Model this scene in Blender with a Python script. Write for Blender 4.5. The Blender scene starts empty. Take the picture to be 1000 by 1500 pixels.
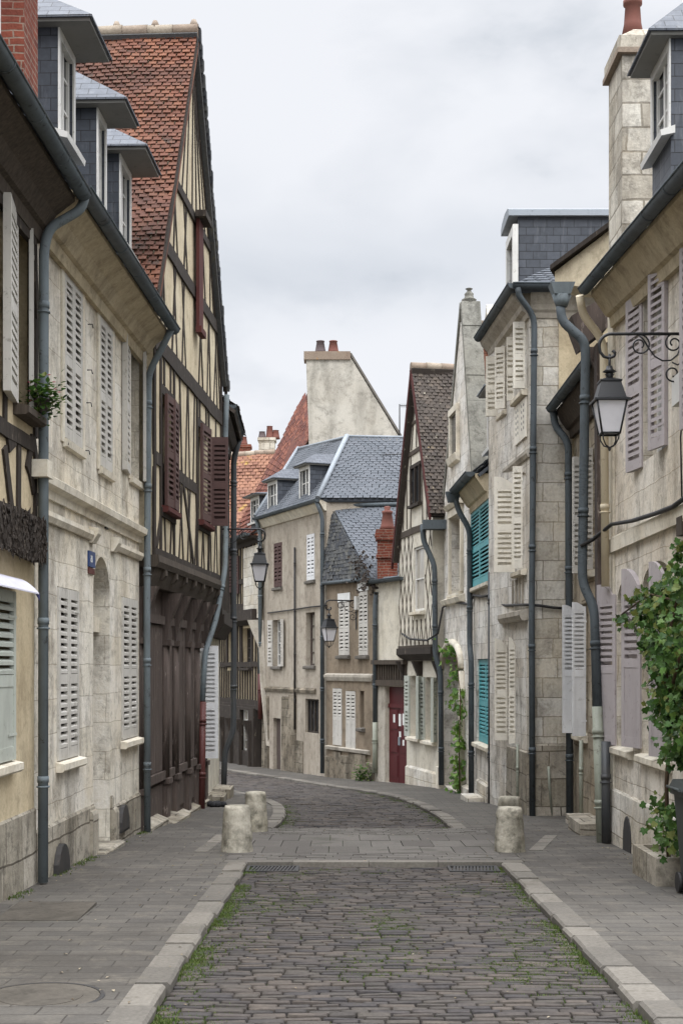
import bpy, math, random
from mathutils import Vector, Matrix, noise
V = Vector
sc = bpy.context.scene
COL = sc.collection
rad = math.radians
R = random.Random(7)

# ---------------------------------------------------------------- camera model
# 50 mm lens on a 24x36 frame held upright, eye 1.65 m above the street, lens shifted up.
F = 50 / 36 * 1500; CX = 500; HY = 975; EYE = 1.65

def at(px, py, Y):
    return V(((px - CX) / F * Y, Y, EYE - (py - HY) / F * Y))

GP = [(-40, .9), (-5, .14), (0, 0), (16, -.448), (20, -.585), (28, -.90), (34, -1.2), (39, -1.40), (44, -1.5), (52, -1.68), (75, -2.2), (400, -6)]
def G(y):
    for (a, za), (b, zb) in zip(GP, GP[1:]):
        if y <= b:
            return za + (zb - za) * (y - a) / (b - a)
    return GP[-1][1]

def S(r, g, b, a=1):
    def f(c):
        c /= 255
        return c / 12.92 if c <= .04045 else ((c + .055) / 1.055) ** 2.4
    return (f(r), f(g), f(b), a)

# ---------------------------------------------------------------- mesh builder
class M:
    def __init__(s):
        s.v = []; s.f = []; s.sm = []; s.mi = []; s.cur = 0
    def add(s, pts):
        i = len(s.v); s.v.extend(V(p) for p in pts); return i
    def face(s, idx, smooth=False):
        s.f.append(tuple(idx)); s.sm.append(smooth); s.mi.append(s.cur)
    def poly(s, pts, smooth=False):
        i = s.add(pts); s.face(range(i, i + len(pts)), smooth)
    def hexa(s, p):   # p: 8 points, bottom 4 then top 4
        i = s.add(p)
        for q in ((3, 2, 1, 0), (4, 5, 6, 7), (0, 1, 5, 4), (1, 2, 6, 5), (2, 3, 7, 6), (3, 0, 4, 7)):
            s.face([i + k for k in q])
    def box(s, x0, x1, y0, y1, z0, z1):
        s.hexa([(x0, y0, z0), (x1, y0, z0), (x1, y1, z0), (x0, y1, z0), (x0, y0, z1), (x1, y0, z1), (x1, y1, z1), (x0, y1, z1)])
    def prism(s, a, b):   # two matching outlines
        n = len(a); i = s.add(list(a) + list(b))
        s.face([i + k for k in range(n)][::-1]); s.face([i + n + k for k in range(n)])
        for k in range(n):
            l = (k + 1) % n
            s.face((i + k, i + l, i + n + l, i + n + k))
    def fbox(s, fr, u0, u1, o0, o1, z0, z1):
        p = fr.p
        s.hexa([p(u0, o0, z0), p(u1, o0, z0), p(u1, o1, z0), p(u0, o1, z0), p(u0, o0, z1), p(u1, o0, z1), p(u1, o1, z1), p(u0, o1, z1)])
    def fpoly(s, fr, uz, o0, o1):
        s.prism([fr.p(u, o0, z) for u, z in uz], [fr.p(u, o1, z) for u, z in uz])
    def prof(s, fr, u0, u1, oz):
        s.prism([fr.p(u0, o, z) for o, z in oz], [fr.p(u1, o, z) for o, z in oz])
    def beam(s, fr, a, b, w, o0, o1, jit=.12, n=None):
        # a timber in the wall plane with a hand hewn outline
        a = V(a); b = V(b); d = b - a; L = d.length
        if L < 1e-4: return
        d /= L; q = V((-d.y, d.x)); n = n or max(1, int(L / .45))
        l = []; r = []
        for k in range(n + 1):
            c = a + d * (L * k / n) + q * R.uniform(-1, 1) * w * jit * .6
            l.append(c + q * w * .5 * (1 + R.uniform(-jit, jit))); r.append(c - q * w * .5 * (1 + R.uniform(-jit, jit)))
        for k in range(n):
            s.fpoly(fr, [r[k], r[k + 1], l[k + 1], l[k]], o0, o1)
    def tube(s, pts, r, n=10, cap=True, smooth=True):
        pts = [V(p) for p in pts]; rings = []; up = None
        for k, p in enumerate(pts):
            d = (pts[min(k + 1, len(pts) - 1)] - pts[max(k - 1, 0)]).normalized()
            if up is None:
                up = V((0, 0, 1)) if abs(d.z) < .9 else V((1, 0, 0))
            x = d.cross(up).normalized(); up = x.cross(d).normalized()
            rr = r[k] if isinstance(r, (list, tuple)) else r
            rings.append(s.add([p + (x * math.cos(t) + up * math.sin(t)) * rr for t in [2 * math.pi * j / n for j in range(n)]]))
        for a, b in zip(rings, rings[1:]):
            for j in range(n):
                l = (j + 1) % n
                s.face((a + j, a + l, b + l, b + j), smooth)
        if cap:
            s.face([rings[0] + j for j in range(n)][::-1]); s.face([rings[-1] + j for j in range(n)])
    def lathe(s, c, prof, n=16, smooth=True, sq=None, rot=0):
        # prof: (radius, z); sq: number of sides for square lanterns
        n = sq or n; rings = []
        for r, z in prof:
            rings.append(s.add([(c[0] + r * math.cos(2 * math.pi * (j + .5) / n + rot), c[1] + r * math.sin(2 * math.pi * (j + .5) / n + rot), c[2] + z) for j in range(n)]))
        for a, b in zip(rings, rings[1:]):
            for j in range(n):
                l = (j + 1) % n
                s.face((a + j, a + l, b + l, b + j), smooth and not sq)
        s.face([rings[0] + j for j in range(n)][::-1]); s.face([rings[-1] + j for j in range(n)])
    def build(s, name, mat, parent=None, root=None):
        if parent is not None:
            org = ORG[parent.name]
        elif root is not None:
            org = V(root)
        elif s.v:
            xs = [p.x for p in s.v]; ys = [p.y for p in s.v]; zs = [p.z for p in s.v]
            org = V(((min(xs) + max(xs)) / 2, (min(ys) + max(ys)) / 2, min(zs)))
        else:
            org = V((0, 0, 0))
        me = bpy.data.meshes.new(name)
        me.from_pydata([p - org for p in s.v], [], s.f)
        mats = mat if isinstance(mat, list) else [mat]
        for m in mats: me.materials.append(m)
        uv = me.uv_layers.new(name='UVMap')
        dat = [0.0] * (2 * len(me.loops))
        for pl in me.polygons:
            pl.use_smooth = s.sm[pl.index]; pl.material_index = s.mi[pl.index]
            nn = pl.normal
            if abs(nn.z) > .97:
                t = V((1, 0, 0)); b = V((0, 1, 0))
            else:
                t = V((0, 0, 1)).cross(nn).normalized(); b = nn.cross(t)
            for li in pl.loop_indices:
                co = s.v[me.loops[li].vertex_index]
                dat[2 * li] = co.dot(t); dat[2 * li + 1] = co.dot(b)
        uv.data.foreach_set('uv', dat)
        o = bpy.data.objects.new(name, me); COL.objects.link(o)
        if parent is not None:
            o.parent = parent
        else:
            o.location = org
        ORG[o.name] = org
        return o
ORG = {}

def tag(o, label, cat, group=None, kind=None):
    o['label'] = label; o['category'] = cat
    if group: o['group'] = group
    if kind: o['kind'] = kind
    return o
def struct(o, kind='structure'):
    o['kind'] = kind; return o
def empty(name, loc, label, cat, group=None, rz=0):
    o = bpy.data.objects.new(name, None); COL.objects.link(o)
    o.location = loc; o.rotation_euler.z = rz; o.empty_display_size = .2
    ORG[o.name] = V(loc)
    return tag(o, label, cat, group)
def children(o):
    return [c for c in bpy.data.objects if c.parent == o]
def copy_tree(o, parent=None):
    c = o.copy(); COL.objects.link(c); c.parent = parent
    for ch in children(o): copy_tree(ch, c)
    return c

# ---------------------------------------------------------------- wall frames
class Fr:
    def __init__(s, A, B):
        s.a = V(A); s.b = V(B); d = s.b - s.a; s.L = d.length; s.t = d / s.L
        n = V((s.t.y, -s.t.x))
        if n.dot(-(s.a + s.b)) < 0: n = -n
        s.n = n
    def p(s, u, o, z):
        return V((s.a.x + s.t.x * u + s.n.x * o, s.a.y + s.t.y * u + s.n.y * o, z))
    def hit(s, px, py, o=0):
        dx = (px - CX) / F; dz = -(py - HY) / F
        k = (s.a.dot(s.n) + o) / (dx * s.n.x + s.n.y)
        X = dx * k
        return (X - s.a.x) * s.t.x + (k - s.a.y) * s.t.y, EYE + dz * k
    def u(s, px, o=0): return s.hit(px, HY, o)[0]
    def z(s, px, py, o=0): return s.hit(px, py, o)[1]
    def win(s, pl, pr, pt, pb, o=0):
        a, b = sorted((s.u(pl, o), s.u(pr, o))); c = (pl + pr) / 2
        return a, b, s.z(c, pb, o), s.z(c, pt, o)
    def g(s, u): return G(s.p(u, 0, 0).y)

def wall(par, fr, u0, u1, z0, z1, ops, mat, D=5, ridge=None, gable=None, depth=.2, name='wall', core=True, T=.3):
    """masonry front with real openings (u0,u1,z0,z1[,arch]) and the body of the house behind it"""
    m = M(); P = fr.p
    us = sorted({u0, u1} | {x for o in ops for x in o[:2] if u0 < x < u1})
    zs = sorted({z0, z1} | {x for o in ops for x in o[2:4] if z0 < x < z1})
    def hole(u, z): return any(o[0] < u < o[1] and o[2] < z < o[3] for o in ops)
    for a, b in zip(us, us[1:]):
        for c, d in zip(zs, zs[1:]):
            if not hole((a + b) / 2, (c + d) / 2):
                m.poly([P(a, 0, c), P(b, 0, c), P(b, 0, d), P(a, 0, d)])
    for o in ops:
        a, b, c, d = o[:4]; dp = -(o[5] if len(o) > 5 else depth)
        m.poly([P(a, 0, c), P(a, dp, c), P(a, dp, d), P(a, 0, d)]); m.poly([P(b, 0, c), P(b, dp, c), P(b, dp, d), P(b, 0, d)])
        m.poly([P(a, 0, c), P(b, 0, c), P(b, dp, c), P(a, dp, c)]); m.poly([P(a, 0, d), P(b, 0, d), P(b, dp, d), P(a, dp, d)])
        if len(o) > 4 and o[4]:
            h = o[4]; mid = (a + b) / 2; w = (b - a) / 2; N = 8
            for sgn in (-1, 1):
                arc = [(mid + sgn * w * math.sin(t), d - h + h * math.cos(t)) for t in [math.pi / 2 * k / N for k in range(N + 1)]]
                m.fpoly(fr, [(mid + sgn * w, d)] + arc[::-1], dp + .002, -.002)
    e = .004
    m.poly([P(u0, 0, z0), P(u0, -T, z0), P(u0, -T, z1), P(u0, 0, z1)]); m.poly([P(u1, 0, z0), P(u1, -T, z0), P(u1, -T, z1), P(u1, 0, z1)])
    m.poly([P(u0, 0, z1), P(u1, 0, z1), P(u1, -T, z1), P(u0, -T, z1)])
    if gable:
        m.fpoly(fr, [(u0, z1)] + gable + [(u1, z1)], -T, -.001)
    if core:
        a, b = u0 + e, u1 - e
        dd = max([T] + [o[5] + .1 for o in ops if len(o) > 5]) if ops else T
        if gable:
            m.fpoly(fr, [(a, z0), (a, z1)] + gable + [(b, z1), (b, z0)], -D, -dd - .01)
        elif ridge:
            m.prism([P(a, o, z) for o, z in ((-dd, z0), (-dd, z1), (-D / 2, ridge - .08), (-D, z1), (-D, z0))], [P(b, o, z) for o, z in ((-dd, z0), (-dd, z1), (-D / 2, ridge - .08), (-D, z1), (-D, z0))])
        else:
            m.fbox(fr, a, b, -D, -dd, z0, z1)
    return m.build(name, mat, par)

def window(par, fr, r, depth=.16, sill=True, fm=None, pm=None, bars=(1, 3), fw=.055, sm=None, so=.1, lintel=None, arch=0):
    u0, u1, z0, z1 = r[:4]
    m = M(); o0, o1 = -depth - .04, -depth + .02
    m.fbox(fr, u0, u0 + fw, o0, o1, z0, z1); m.fbox(fr, u1 - fw, u1, o0, o1, z0, z1)
    m.fbox(fr, u0 + fw, u1 - fw, o0, o1, z0, z0 + fw); m.fbox(fr, u0 + fw, u1 - fw, o0, o1, z1 - fw, z1)
    nv, nh = bars
    for k in range(nv):
        c = u0 + (u1 - u0) * (k + 1) / (nv + 1)
        m.fbox(fr, c - .04, c + .04, o0, o1 + .004, z0 + fw, z1 - fw)
    for k in range(nh):
        c = z0 + (z1 - z0) * (k + 1) / (nh + 1)
        m.fbox(fr, u0 + fw, u1 - fw, o0 + .01, o1 - .01, c - .015, c + .015)
    w = m.build('window', fm or MT['white_paint'], par)
    g = M(); g.fbox(fr, u0 + .01, u1 - .01, -depth - .03, -depth - .024, z0 + .01, z1 - .01)
    g.build('pane', pm or MT['glass'], w)
    if sill:
        s_ = M(); s_.prof(fr, u0 - .07, u1 + .07, [(.003, z0 - .1), (so * .8, z0 - .1), (so, z0 - .08), (so, z0 - .02), (.003, z0), (-depth + .025, z0 + .004), (-depth + .025, z0 - .02), (.003, z0 - .02)])
        s_.build('sill', sm or MT['limestone_trim'], w)
    return w

def shutter(par, fr, uh, dirn, w, z0, z1, ang, mat, o=.035, style='louvre', solid=0, pitch=.072, arch=0, th=.04, label=None):
    """one louvred leaf hinged at uh; ang 0 closed, 90 square to the wall, 180 folded back"""
    if ang >= 120: dirn = -dirn      # folded back beside the opening
    if ang >= 60: th = .065
    m = M(); a = rad(ang)
    P0 = fr.p(uh, o, 0); sd = V((fr.t.x * dirn * math.cos(a) + fr.n.x * math.sin(a), fr.t.y * dirn * math.cos(a) + fr.n.y * math.sin(a), 0))
    rd = V((sd.y, -sd.x, 0))
    fv = V((-fr.t.x * dirn * math.sin(a) + fr.n.x * math.cos(a), -fr.t.y * dirn * math.sin(a) + fr.n.y * math.cos(a), 0))
    if rd.dot(fv) < 0: rd = -rd      # rd = the face that looks out when closed
    def Q(s, r, z): return P0 + sd * s + rd * r + V((0, 0, z))
    def bx(s0, s1, r0, r1, za, zb):
        m.hexa([Q(s0, r0, za), Q(s1, r0, za), Q(s1, r1, za), Q(s0, r1, za), Q(s0, r0, zb), Q(s1, r0, zb), Q(s1, r1, zb), Q(s0, r1, zb)])
    st = min(.075, w * .17); rl = .1
    zt = z1 - arch
    bx(0, st, 0, th, z0, zt); bx(w - st, w, 0, th, z0, z1)
    zm = z0 + (z1 - z0) * .47
    if arch:
        pts = [(st, zt - rl), (w - st, zt - rl)]
        N = 6
        top = [(w - st - (w - 2 * st) * k / N, zt + arch * math.sin(math.pi / 2 * (1 - k / N))) for k in range(N + 1)]
        outline = pts + top
        m.prism([Q(s, .002, z) for s, z in outline], [Q(s, th - .002, z) for s, z in outline])
    else:
        bx(st, w - st, .002, th - .002, zt - rl, zt)
    bx(st, w - st, .002, th - .002, z0, z0 + rl * 1.15)
    spans = [(z0 + rl * 1.15, zm - rl * .5), (zm + rl * .5, zt - rl)]
    bx(st, w - st, .002, th - .002, zm - rl * .5, zm + rl * .5)
    for k, (za, zb) in enumerate(spans):
        if k == 0 and solid:
            bx(st, w - st, .007, th - .008, za, zb); continue
        n = max(3, int((zb - za) / pitch)); dz = (zb - za) / n
        for j in range(n):
            z = za + dz * (j + .08)
            h, tt = dz * .28, dz * .42
            if ang >= 60:      # open leaves: two staggered rows of slats close the view
                bx(st - .004, w - st + .004, th * .72, th - .003, z, z + dz * .56); bx(st - .004, w - st + .004, .003, th * .28, z + dz * .5, z + dz * 1.06)
                continue
            prof_ = ((.003, z + h), (.003, z + h + tt), (th - .003, z + tt), (th - .003, z))
            m.prism([Q(st - .004, r, zz) for r, zz in prof_], [Q(w - st + .004, r, zz) for r, zz in prof_])
    for zz in (z0 + .22, z1 - .22 - arch):    # strap hinges
        bx(-.01, w * .4, th + .001, th + .004, zz - .012, zz + .012)
    o_ = m.build('shutter', mat, par)
    if label: o_['label'] = label
    return o_

def closed_pair(par, fr, r, mat, o=-.03, **k):
    par.data.materials[0] = MT['timber_dark']  # frame coloured dark to stand for the shade behind closed slats
    u0, u1, z0, z1 = r[:4]; w = (u1 - u0) / 2 - .006
    shutter(par, fr, u0 + .004, 1, w, z0 + .01, z1 - .01, 0, mat, o=o, **k)
    shutter(par, fr, u1 - .004, -1, w, z0 + .01, z1 - .01, 0, mat, o=o, **k)

def pipe(par, pts, r, mat, name='drainpipe', collar=None, n=10):
    m = M(); P = []
    pts = [V(p) for p in pts]
    # round the bends
    for k, p in enumerate(pts):
        if 0 < k < len(pts) - 1:
            a = (pts[k - 1] - p); b = (pts[k + 1] - p); l = min(a.length, b.length) * .45; l = min(l, .16)
            a = p + a.normalized() * l; b = p + b.normalized() * l
            for t in (0, .25, .5, .75, 1): P.append(a.lerp(p, t).lerp(p.lerp(b, t), t))
        else: P.append(p)
    m.tube(P, r, n)
    for k, (a, b) in enumerate(zip(pts, pts[1:])):
        d = b - a; L = d.length
        if L > .9 and abs(d.z) > .8 * L:
            for j in range(int(L / 1.6) + 1):
                c = a + d * ((j + .35) / (int(L / 1.6) + 1.0)); dn = d.normalized()
                m.tube([c - dn * .03, c + dn * .03], r * 1.14, n); m.tube([c + dn * .06, c + dn * .075], r * 1.3, n)
    return m.build(name, mat, par)

def gutter(par, A, B, r, mat, n=12):
    m = M(); A = V(A); B = V(B); d = (B - A).normalized(); x = d.cross(V((0, 0, 1))).normalized()
    def ring(p, rr): return [p + x * math.cos(t) * rr + V((0, 0, 1)) * math.sin(t) * rr for t in [math.pi + math.pi * k / n for k in range(n + 1)]]
    def tr(p, q, r0, r1):
        a, b, c, e = [m.add(ring(w, k)) for w, k in ((p, r0), (q, r0), (p, r1), (q, r1))]
        for j in range(n):
            m.face((a + j, a + j + 1, b + j + 1, b + j), True); m.face((c + j, e + j, e + j + 1, c + j + 1), True)
        m.face((a, b, e, c)); m.face((a + n, c + n, e + n, b + n))
        m.face([a + j for j in range(n + 1)]); m.face([b + j for j in range(n + 1)][::-1])
    tr(A, B, r, r - .008)
    L = (B - A).length
    for j in range(1, max(2, int(L / .9))):
        c = A + d * (L * j / max(2, int(L / .9)))
        tr(c - d * .012, c + d * .012, r + .006, r)
    m.tube([A + x * r, B + x * r], .012, 6); m.tube([A - x * r, B - x * r], .012, 6)
    return m.build('gutter', mat, par)

def tiles(m, P00, P10, P01, P11, ex, tw, lift=.03, jit=.3, sag=.03, drop=0.0, ov=1.5, deck=True):
    """courses of separate tiles over a four cornered roof face, P0x along the eave, Px1 the ridge"""
    P00, P10, P01, P11 = map(V, (P00, P10, P01, P11))
    N = (P10 - P00).cross(P01 - P00).normalized()
    if N.z < 0: N = -N
    if deck:
        dk = sag + .05; q = [P00 - N * dk, P10 - N * dk, P11 - N * dk, P01 - N * dk]; m.prism([p - N * .06 for p in q], q)
    H = ((P01 - P00).length + (P11 - P10).length) / 2
    rows = max(2, int(H / ex))
    sd = R.random() * 50
    for j in range(rows):
        v0 = j / rows; v1 = min(1, (j + ov) / rows)
        a0 = P00.lerp(P01, v0); b0 = P10.lerp(P11, v0); a1 = P00.lerp(P01, v1); b1 = P10.lerp(P11, v1)
        L = (b0 - a0).length; n = max(1, int(round(L / tw)))
        off = .5 if j % 2 else 0
        for k in range(-1, n):
            s0 = (k + off) / n; s1 = (k + off + 1) / n
            s0 = max(0, s0); s1 = min(1, s1)
            if s1 - s0 < .2 / n: continue
            if drop and R.random() < drop: continue
            gp = .012 / max(L, .1)
            w = a0.lerp(b0, (s0 + s1) / 2)
            dn = N * (sag * noise.noise(V((w.x * .9 + sd, w.y * .9, w.z * .9))) + R.uniform(-1, 1) * jit * .012)
            dl = (a0 - a1).normalized() * R.uniform(-1, 1) * jit * ex * .12
            l2 = lift * R.uniform(.8, 1.25)
            t = [a0.lerp(b0, s0 + gp) + N * l2 + dl + dn, a0.lerp(b0, s1 - gp) + N * (l2 * R.uniform(.85, 1.15)) + dl + dn, a1.lerp(b1, s1 - gp) + dn, a1.lerp(b1, s0 + gp) + dn]
            i = m.add(t + [t[0] - N * lift * .85, t[1] - N * lift * .85])
            m.face((i, i + 1, i + 2, i + 3)); m.face((i, i + 4, i + 5, i + 1)); m.face((i, i + 3, i + 4)); m.face((i + 1, i + 5, i + 2))

def ridge_row(m, A, B, r, L=.35):
    A = V(A); B = V(B); d = (B - A); n = max(1, int(d.length / L)); d.normalize()
    for k in range(n):
        a = A + (B - A) * (k / n); b = A + (B - A) * ((k + 1) / n)
        m.tube([a + V((0, 0, R.uniform(-.01, .01))), b + d * .03], [r * 1.05, r * .94], 8)
EXPO = -0.12
# ---------------------------------------------------------------- materials
MT = {}
class N:
    def __init__(s, name, rough=.85, spec=.3, metal=0):
        m = s.m = bpy.data.materials.new(name); m.use_nodes = True; s.t = m.node_tree; s.t.nodes.clear()
        s.out = s.n('ShaderNodeOutputMaterial'); s.b = s.n('ShaderNodeBsdfPrincipled')
        s.l(s.b.outputs[0], s.out.inputs[0])
        s.b.inputs['Roughness'].default_value = rough; s.b.inputs['Specular IOR Level'].default_value = spec; s.b.inputs['Metallic'].default_value = metal
        MT[name] = m
    def n(s, t, **k):
        x = s.t.nodes.new(t)
        for a, v in k.items(): setattr(x, a, v)
        return x
    def l(s, a, b): s.t.links.new(a, b)
    def set(s, sock, v):
        if hasattr(v, 'is_output'): s.l(v, sock)
        else: sock.default_value = v
    def pos(s):
        return s.n('ShaderNodeNewGeometry').outputs['Position']
    def uv(s): return s.n('ShaderNodeTexCoord').outputs['UV']
    def island(s): return s.n('ShaderNodeNewGeometry').outputs['Random Per Island']
    def scale(s, v, sc_, loc=(0, 0, 0), rot=(0, 0, 0)):
        x = s.n('ShaderNodeMapping'); s.l(v, x.inputs[0]); x.inputs['Scale'].default_value = sc_; x.inputs['Location'].default_value = loc; x.inputs['Rotation'].default_value = rot
        return x.outputs[0]
    def noise(s, v, scale, detail=4, rough=.55, dist=0):
        x = s.n('ShaderNodeTexNoise'); s.l(v, x.inputs['Vector']); x.inputs['Scale'].default_value = scale; x.inputs['Detail'].default_value = detail
        x.inputs['Roughness'].default_value = rough; x.inputs['Distortion'].default_value = dist
        return x.outputs['Fac']
    def ramp(s, f, pts):
        x = s.n('ShaderNodeValToRGB'); s.l(f, x.inputs[0]); e = x.color_ramp.elements
        while len(e) < len(pts): e.new(.5)
        for q, (p, c) in zip(e, pts):
            q.position = p; q.color = c if hasattr(c, '__len__') else (c, c, c, 1)
        return x.outputs[0]
    def mix(s, f, a, b, mode='MIX'):
        x = s.n('ShaderNodeMix', data_type='RGBA', blend_type=mode)
        s.set(x.inputs[0], f); s.set(x.inputs[6], a); s.set(x.inputs[7], b)
        return x.outputs[2]
    def math(s, op, a, b=0.0):
        x = s.n('ShaderNodeMath', operation=op); s.set(x.inputs[0], a); s.set(x.inputs[1], b)
        return x.outputs[0]
    def col(s, c): s.set(s.b.inputs['Base Color'], c)
    def bump(s, h, strength=.4, dist=.01, prev=None):
        x = s.n('ShaderNodeBump'); s.l(h, x.inputs['Height']); x.inputs['Strength'].default_value = strength; x.inputs['Distance'].default_value = dist
        if prev is not None: s.l(prev, x.inputs['Normal'])
        s.l(x.outputs[0], s.b.inputs['Normal']); return x.outputs[0]

def masonry(name, c1, c2, mortar, bw, bh, stain, amt=.5, dark=(.10, .09, .075, 1), damt=.35, ms=.007, coat=None, coat_t=.5, seed=0):
    damt = min(.95, damt * 1.15)
    s = N(name, .92, .15); P = s.pos(); U = s.uv()
    wob = s.n('ShaderNodeTexNoise'); s.l(U, wob.inputs['Vector']); wob.inputs['Scale'].default_value = 1.7; wob.inputs['Detail'].default_value = 3
    vm = s.n('ShaderNodeVectorMath', operation='MULTIPLY_ADD'); s.l(wob.outputs['Color'], vm.inputs[0]); vm.inputs[1].default_value = (.09, .07, 0); s.l(U, vm.inputs[2])
    br = s.n('ShaderNodeTexBrick'); s.l(vm.outputs[0], br.inputs['Vector'])
    br.inputs['Scale'].default_value = 1; br.inputs['Brick Width'].default_value = bw; br.inputs['Row Height'].default_value = bh
    br.inputs['Mortar Size'].default_value = ms; br.inputs['Mortar Smooth'].default_value = .4; br.inputs['Color1'].default_value = c1; br.inputs['Color2'].default_value = c2; br.inputs['Mortar'].default_value = mortar
    br.offset = .43; br.squash = .8; br.squash_frequency = 3
    c = br.outputs['Color']
    Ps = s.scale(P, (1, 1, 1), (seed * 3.1, seed * 1.7, seed))
    if coat:    # limewash or thin render that has come away in patches
        k = s.ramp(s.noise(Ps, .9, 6, .62, .4), [(coat_t - .03, 0), (coat_t + .03, 1)])
        c = s.mix(k, c, coat)
    c = s.mix(s.math('MULTIPLY', s.ramp(s.noise(Ps, .8, 5, .6, .3), [(.42, 0), (.66, 1)]), amt), c, stain)
    st = s.ramp(s.noise(s.scale(Ps, (1.9, 1.9, .35)), 1.4, 6, .62, .6), [(.48, 0), (.8, 1)])     # water runs
    c = s.mix(s.math('MULTIPLY', st, damt), c, dark)
    bl = s.ramp(s.noise(Ps, 2.3, 8, .72, .3), [(.5, 0), (.68, 1)])
    c = s.mix(s.math('MULTIPLY', bl, damt * .75), c, dark)
    wh = s.ramp(s.noise(Ps, 1.1, 7, .66, .6), [(.55, 0), (.7, 1)])
    c = s.mix(s.math('MULTIPLY', wh, .3), c, c1)
    gm = s.ramp(s.noise(Ps, 4.5, 10, .78, .2), [(.53, 0), (.62, 1)])      # crisp soot and lichen specks
    c = s.mix(s.math('MULTIPLY', gm, damt * .62), c, dark)
    f = s.noise(Ps, 26, 4, .6)
    c = s.mix(.22, c, s.ramp(f, [(.3, .25), (.7, .85)]), 'OVERLAY')
    s.col(c)
    h = s.math('MULTIPLY', br.outputs['Fac'], -.6 if not coat else -.25)
    n1 = s.bump(h, .5, .012)
    n2 = s.bump(s.noise(Ps, 7, 8, .68), .55, .03, n1)
    s.bump(f, .35, .008, n2)
    return s.m

def plaster(name, c, stain, amt=.5, dark=(.08, .07, .055, 1), damt=.3, seed=0, fine=.25):
    s = N(name, .93, .12); Ps = s.scale(s.pos(), (1, 1, 1), (seed * 2.3, seed, seed * 1.3))
    k = s.mix(s.math('MULTIPLY', s.ramp(s.noise(Ps, .9, 6, .62, .4), [(.38, 0), (.68, 1)]), amt), c, stain)
    st = s.ramp(s.noise(s.scale(Ps, (1.9, 1.9, .35)), 1.3, 6, .62, .6), [(.46, 0), (.8, 1)])
    k = s.mix(s.math('MULTIPLY', st, damt), k, dark)
    k = s.mix(s.math('MULTIPLY', s.ramp(s.noise(Ps, 2.6, 8, .72, .3), [(.5, 0), (.7, 1)]), damt * .9), k, dark)
    gm = s.ramp(s.noise(Ps, 4.5, 10, .78, .2), [(.53, 0), (.63, 1)])
    k = s.mix(s.math('MULTIPLY', gm, damt * .7), k, dark)
    f = s.noise(Ps, 30, 4, .6)
    k = s.mix(.2, k, s.ramp(f, [(.3, .3), (.7, .8)]), 'OVERLAY')
    s.col(k); n1 = s.bump(s.noise(Ps, 5, 6, .65), .4, .025); s.bump(f, fine, .006, n1)
    return s.m

def wood(name, c1, c2, rough=.8, grain=(18, 18, 1.2), worn=None, wt=.6, bump=.4):
    s = N(name, rough, .25); P = s.pos()
    g = s.noise(s.scale(P, grain), 1.5, 6, .65, .4)
    k = s.mix(s.ramp(g, [(.3, 0), (.7, 1)]), c1, c2)
    k = s.mix(s.math('MULTIPLY', s.island(), .35), k, s.mix(.5, c1, (0.01, .01, .01, 1)))
    if worn:
        k = s.mix(s.ramp(s.noise(s.scale(P, (9, 9, 2)), 1.6, 6, .7), [(wt, 0), (wt + .08, 1)]), k, worn)
    s.col(k); s.bump(g, bump, .01)
    return s.m

def paint(name, c, rough=.45, dirt=(.12, .11, .09, 1), amt=.35, metal=0, spec=.4):
    s = N(name, rough, spec, metal); P = s.pos()
    k = s.mix(s.math('MULTIPLY', s.ramp(s.noise(s.scale(P, (1, 1, .6)), 3, 6, .68), [(.45, 0), (.8, 1)]), amt), c, dirt)
    k = s.mix(s.math('MULTIPLY', s.ramp(s.noise(s.scale(P, (8, 8, 1)), 2, 5, .6), [(.55, 0), (.8, 1)]), amt * .6), k, dirt)
    k = s.mix(s.math('MULTIPLY', s.island(), .16), k, dirt)
    k = s.mix(s.math('MULTIPLY', s.ramp(s.noise(P, 11, 10, .75, .3), [(.58, 0), (.63, 1)]), min(.8, amt * 1.3)), k, dirt)      # chips and flakes
    s.col(k); s.bump(s.noise(P, 22, 3), .08, .004)
    return s.m

def tilemat(name, cols, rough=.8, moss=None, mt=.6, ms=2.2, spec=.2, nscale=30, lich=None, lt=.66, broad=None, patch=1.1):
    s = N(name, rough, spec); P = s.pos()
    n = len(cols)
    k = s.ramp(s.math('ADD', s.math('MULTIPLY', s.island(), .5), s.math('MULTIPLY', s.noise(P, patch, 5, .65), .5)), [((i + .5) / n, c) for i, c in enumerate(cols)])
    if broad: k = s.mix(s.math('MULTIPLY', s.ramp(s.noise(P, .55, 6, .65, .5), [(.42, 0), (.62, 1)]), .75), k, broad)
    k = s.mix(.35, k, s.ramp(s.noise(P, nscale, 5, .65), [(.3, .2), (.7, .8)]), 'OVERLAY')
    if moss: k = s.mix(s.ramp(s.noise(P, ms, 7, .7), [(mt, 0), (mt + .07, 1)]), k, moss)
    if lich: k = s.mix(s.ramp(s.noise(P, 9, 6, .7), [(lt, 0), (lt + .04, 1)]), k, lich)
    s.col(k); s.bump(s.noise(P, nscale * 1.2, 5, .6), .3, .008)
    return s.m

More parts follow.
